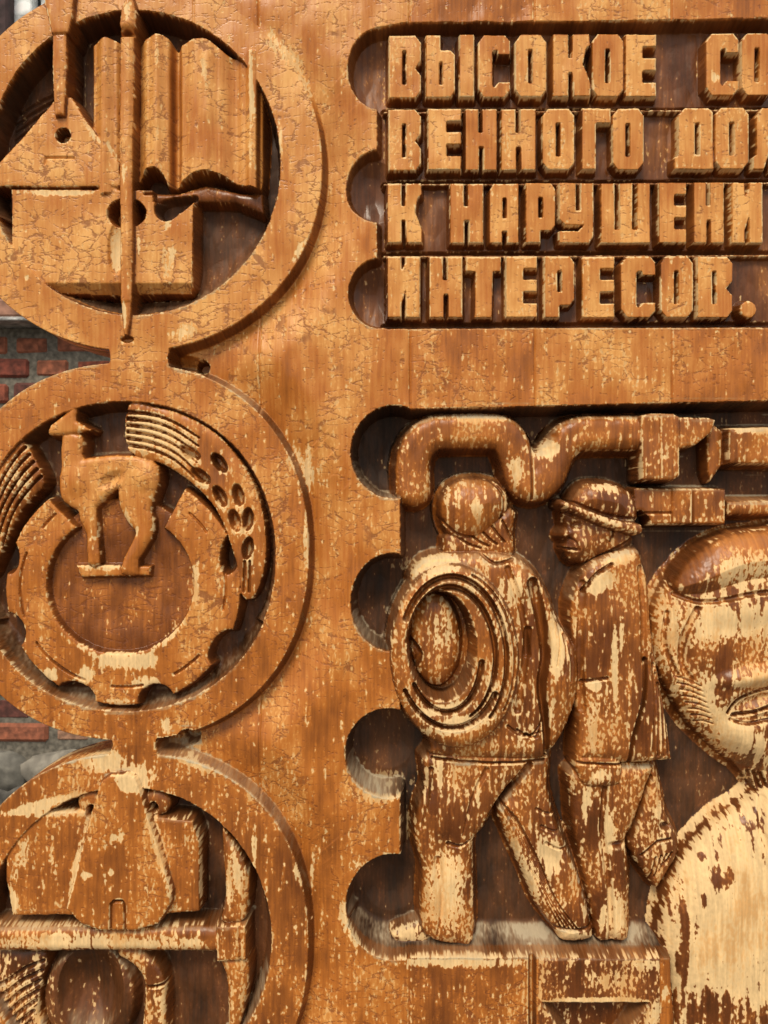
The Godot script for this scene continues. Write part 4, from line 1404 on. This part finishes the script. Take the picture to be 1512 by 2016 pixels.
# ------------------------------------------------------------------ the wall behind
func brick_wall() -> void:
	var rng := RandomNumberGenerator.new()
	rng.seed = 7
	var z := -1.25
	var wall := Node3D.new()
	wall.name = "brick_wall"
	wall.position = Vector3(-1.2, 0, z)
	wall.set_meta("label", "old red brick wall with a window and rubble plinth behind the carving")
	wall.set_meta("category", "wall")
	add_child(wall)
	var mortar := rough_material(Color(0.42, 0.40, 0.36), 3, 30.0)
	var bed := MeshInstance3D.new()
	bed.name = "mortar"
	var st := SurfaceTool.new()
	st.begin(Mesh.PRIMITIVE_TRIANGLES)
	box(st, Vector3(0.6, 1.09, -0.16), Vector3(5.0, 2.18, 0.30), 0.0)
	box(st, Vector3(1.9, 3.0, -0.16), Vector3(2.4, 1.64, 0.30), 0.0)
	box(st, Vector3(-1.25, 3.0, -0.16), Vector3(1.3, 1.64, 0.30), 0.0)
	st.set_material(mortar)
	bed.mesh = st.commit()
	wall.add_child(bed, true)
	var tones := [Color(0.50, 0.27, 0.20), Color(0.43, 0.22, 0.17), Color(0.36, 0.21, 0.18), Color(0.55, 0.33, 0.24), Color(0.62, 0.47, 0.38)]
	var mats := []
	for k in tones.size():
		mats.append(rough_material(tones[k], 40 + k, 22.0))
	var shapes := {}
	for w in [0.116, 0.246]:
		for k in 3:
			var b := SurfaceTool.new()
			b.begin(Mesh.PRIMITIVE_TRIANGLES)
			box(b, Vector3.ZERO, Vector3(w - 0.004 * k, 0.062 - 0.002 * k, 0.10), 0.006 + 0.002 * k)
			shapes[[w, k]] = b.commit()
	var count := 0
	for row in 18:
		var y := 0.868 + 0.0765 * row + 0.036
		if y > 2.16:
			break
		var x := -0.62 + (0.0 if row % 2 == 0 else -0.064)
		var n := 0
		while x < 1.7 and count < 296:
			var w := 0.116 if (row + n) % 3 != 0 else 0.246
			var b := MeshInstance3D.new()
			b.name = "brick" if count == 0 else "brick_%03d" % count
			b.mesh = shapes[[w, rng.randi() % 3]]
			b.position = Vector3(x + w / 2.0, y + rng.randf_range(-0.003, 0.003), -0.053 + rng.randf_range(-0.006, 0.006))
			b.rotation = Vector3(rng.randf_range(-0.02, 0.02), rng.randf_range(-0.03, 0.03), rng.randf_range(-0.015, 0.015))
			var m := rng.randi() % 4
			if row == 0:
				m = 4 if n % 2 == 0 else 3
			b.material_override = mats[m]
			wall.add_child(b, true)
			x += w + 0.014
			n += 1
			count += 1
	# rubble plinth: rough grey stones
	var stone := [rough_material(Color(0.44, 0.43, 0.40), 61, 16.0), rough_material(Color(0.34, 0.33, 0.31), 62, 16.0), rough_material(Color(0.50, 0.48, 0.44), 63, 16.0)]
	var kinds := []
	for k in 5:
		kinds.append(boulder(80 + k))
	var y := 0.80
	var laid := 0
	while y > 0.1:
		var x := -0.6
		while x < 1.7:
			var w := rng.randf_range(0.09, 0.2)
			var b := MeshInstance3D.new()
			b.name = "stone" if laid == 0 else "stone_%03d" % laid
			b.mesh = kinds[rng.randi() % 5]
			b.scale = Vector3(w * 0.56, rng.randf_range(0.05, 0.068), 0.06)
			b.position = Vector3(x + w / 2.0, y + rng.randf_range(-0.012, 0.012), -0.03)
			b.rotation = Vector3(0, 0, rng.randf_range(-0.15, 0.15))
			b.material_override = stone[rng.randi() % 3]
			wall.add_child(b, true)
			x += w
			laid += 1
		y -= 0.105
	# window sill with a metal drip, and the window above it
	var sill := MeshInstance3D.new()
	sill.name = "window_sill"
	st = SurfaceTool.new()
	st.begin(Mesh.PRIMITIVE_TRIANGLES)
	box(st, Vector3(0.1, 2.225, -0.03), Vector3(1.7, 0.058, 0.20), 0.008)
	st.set_material(rough_material(Color(0.58, 0.43, 0.36), 71, 12.0))
	sill.mesh = st.commit()
	wall.add_child(sill, true)
	var drip := MeshInstance3D.new()
	drip.name = "drip_strip"
	st = SurfaceTool.new()
	st.begin(Mesh.PRIMITIVE_TRIANGLES)
	box(st, Vector3(0.1, 2.188, 0.0), Vector3(1.72, 0.012, 0.17), 0.003)
	var tin := rough_material(Color(0.66, 0.66, 0.65), 72, 20.0)
	tin.metallic = 0.4
	tin.roughness = 0.45
	st.set_material(tin)
	drip.mesh = st.commit()
	sill.add_child(drip, true)
	var win := MeshInstance3D.new()
	win.name = "window"
	st = SurfaceTool.new()
	st.begin(Mesh.PRIMITIVE_TRIANGLES)
	for q in [[0.015, 0.06], [0.49, 0.09], [0.96, 0.06]]:
		box(st, Vector3(q[0] + 0.02, 2.99, -0.09), Vector3(q[1], 1.46, 0.06), 0.004)
	for q in [2.29, 2.78, 3.70]:
		box(st, Vector3(0.49, q, -0.092), Vector3(0.98, 0.06, 0.05), 0.004)
	var white := rough_material(Color(0.86, 0.88, 0.88), 73, 10.0)
	st.set_material(white)
	win.mesh = st.commit()
	wall.add_child(win, true)
	var casing := MeshInstance3D.new()
	casing.name = "casing"
	st = SurfaceTool.new()
	st.begin(Mesh.PRIMITIVE_TRIANGLES)
	box(st, Vector3(-0.10, 2.99, -0.06), Vector3(0.22, 1.47, 0.10), 0.006)
	box(st, Vector3(1.10, 2.99, -0.06), Vector3(0.20, 1.47, 0.10), 0.006)
	st.set_material(rough_material(Color(0.25, 0.19, 0.19), 74, 14.0))
	casing.mesh = st.commit()
	win.add_child(casing, true)
	for k in 2:
		var pane := MeshInstance3D.new()
		pane.name = "pane"
		st = SurfaceTool.new()
		st.begin(Mesh.PRIMITIVE_TRIANGLES)
		box(st, Vector3(0.265 + 0.45 * k, 2.99, -0.11), Vector3(0.44, 1.44, 0.006), 0.0)
		var glass := StandardMaterial3D.new()
		glass.albedo_color = Color(0.10, 0.11, 0.12)
		glass.roughness = 0.08
		st.set_material(glass)
		pane.mesh = st.commit()
		win.add_child(pane, true)
	for k in 2:
		var cu := MeshInstance3D.new()
		cu.name = "blind"
		st = SurfaceTool.new()
		st.begin(Mesh.PRIMITIVE_TRIANGLES)
		box(st, Vector3(0.28 + 0.45 * k, 2.99, -0.10), Vector3(0.40, 1.40, 0.006), 0.0)
		st.set_material(white)
		cu.mesh = st.commit()
		win.add_child(cu, true)
	# the ground, out of the picture
	var gr := MeshInstance3D.new()
	gr.name = "ground"
	var pm := PlaneMesh.new()
	pm.size = Vector2(50, 50)
	gr.mesh = pm
	gr.material_override = rough_material(Color(0.42, 0.40, 0.37), 90, 4.0)
	gr.set_meta("kind", "structure")
	add_child(gr)

func rough_material(c: Color, seed_: int, scale_: float) -> StandardMaterial3D:
	var m := StandardMaterial3D.new()
	var n := FastNoiseLite.new()
	n.seed = seed_
	n.frequency = 0.02
	n.fractal_octaves = 5
	var im := n.get_image(256, 256)
	im.convert(Image.FORMAT_RGB8)
	var by := im.get_data()
	for k in range(0, by.size(), 3):
		var t := by[k] / 255.0
		var w := 0.66 + 0.62 * t
		by[k] = int(clampf(c.r * 255.0 * w, 0, 255))
		by[k + 1] = int(clampf(c.g * 255.0 * w, 0, 255))
		by[k + 2] = int(clampf(c.b * 255.0 * w, 0, 255))
	m.albedo_texture = ImageTexture.create_from_image(Image.create_from_data(256, 256, false, Image.FORMAT_RGB8, by))
	m.uv1_triplanar = true
	m.uv1_world_triplanar = true
	m.uv1_scale = Vector3.ONE * scale_ * 0.25
	m.roughness = 0.92
	m.heightmap_enabled = true
	m.heightmap_scale = 0.5
	m.heightmap_texture = m.albedo_texture
	return m

func box(st: SurfaceTool, c: Vector3, size: Vector3, bevel: float) -> void:   # a box with chamfered edges
	var h := size / 2.0
	var n := SurfaceTool.new()
	for ax in 3:
		for sg in [-1.0, 1.0]:
			var a := (ax + 1) % 3
			var b := (ax + 2) % 3
			var q := []
			for k in [[-1, -1], [1, -1], [1, 1], [-1, 1]]:
				var p := Vector3.ZERO
				p[ax] = sg * h[ax]
				p[a] = k[0] * (h[a] - bevel)
				p[b] = k[1] * (h[b] - bevel)
				q.append(c + p)
			var nn := Vector3.ZERO
			nn[ax] = sg
			quad(st, q, nn)
	if bevel <= 0.0:
		return
	for ax in 3:                                     # chamfers along each axis
		var a := (ax + 1) % 3
		var b := (ax + 2) % 3
		for sa in [-1.0, 1.0]:
			for sb in [-1.0, 1.0]:
				var q := []
				for k in [[-1, 0], [1, 0], [1, 1], [-1, 1]]:
					var p := Vector3.ZERO
					p[ax] = k[0] * (h[ax] - bevel)
					p[a] = sa * (h[a] - (bevel if k[1] else 0.0))
					p[b] = sb * (h[b] - (0.0 if k[1] else bevel))
					q.append(c + p)
				var nn := Vector3.ZERO
				nn[a] = sa
				nn[b] = sb
				quad(st, q, nn.normalized())
	for sx in [-1.0, 1.0]:
		for sy in [-1.0, 1.0]:
			for sz in [-1.0, 1.0]:
				var s := Vector3(sx, sy, sz)
				var q := []
				for ax in 3:
					var p := Vector3.ZERO
					for k in 3:
						p[k] = s[k] * (h[k] - (0.0 if k == ax else bevel))
					q.append(c + p)
				if (q[1] - q[0]).cross(q[2] - q[0]).dot(s) > 0.0:
					q.reverse()
				for p in q:
					st.set_normal(s.normalized())
					st.set_uv(Vector2(p.x, p.y))
					st.add_vertex(p)

func quad(st: SurfaceTool, q: Array, n: Vector3) -> void:
	if (q[1] - q[0]).cross(q[2] - q[0]).dot(n) > 0.0:
		q.reverse()
	for k in [0, 1, 2, 0, 2, 3]:
		st.set_normal(n)
		st.set_uv(Vector2(q[k].x, q[k].y))
		st.add_vertex(q[k])

func boulder(seed_: int) -> ArrayMesh:
	var n := FastNoiseLite.new()
	n.seed = seed_
	n.frequency = 0.8
	var st := SurfaceTool.new()
	st.begin(Mesh.PRIMITIVE_TRIANGLES)
	var sp := SphereMesh.new()
	sp.radius = 1.0
	sp.height = 2.0
	sp.radial_segments = 14
	sp.rings = 7
	var ar := sp.get_mesh_arrays()
	var vs: PackedVector3Array = ar[Mesh.ARRAY_VERTEX]
	for k in vs.size():
		var p := vs[k]
		var q := p.abs()
		var l := pow(pow(q.x, 4.0) + pow(q.y, 4.0) + pow(q.z, 4.0), 0.25)
		vs[k] = p / l * (0.95 + 0.3 * n.get_noise_3dv(p))
	ar[Mesh.ARRAY_VERTEX] = vs
	var am := ArrayMesh.new()
	am.add_surface_from_arrays(Mesh.PRIMITIVE_TRIANGLES, ar)
	st.create_from(am, 0)
	st.generate_normals()
	return st.commit()
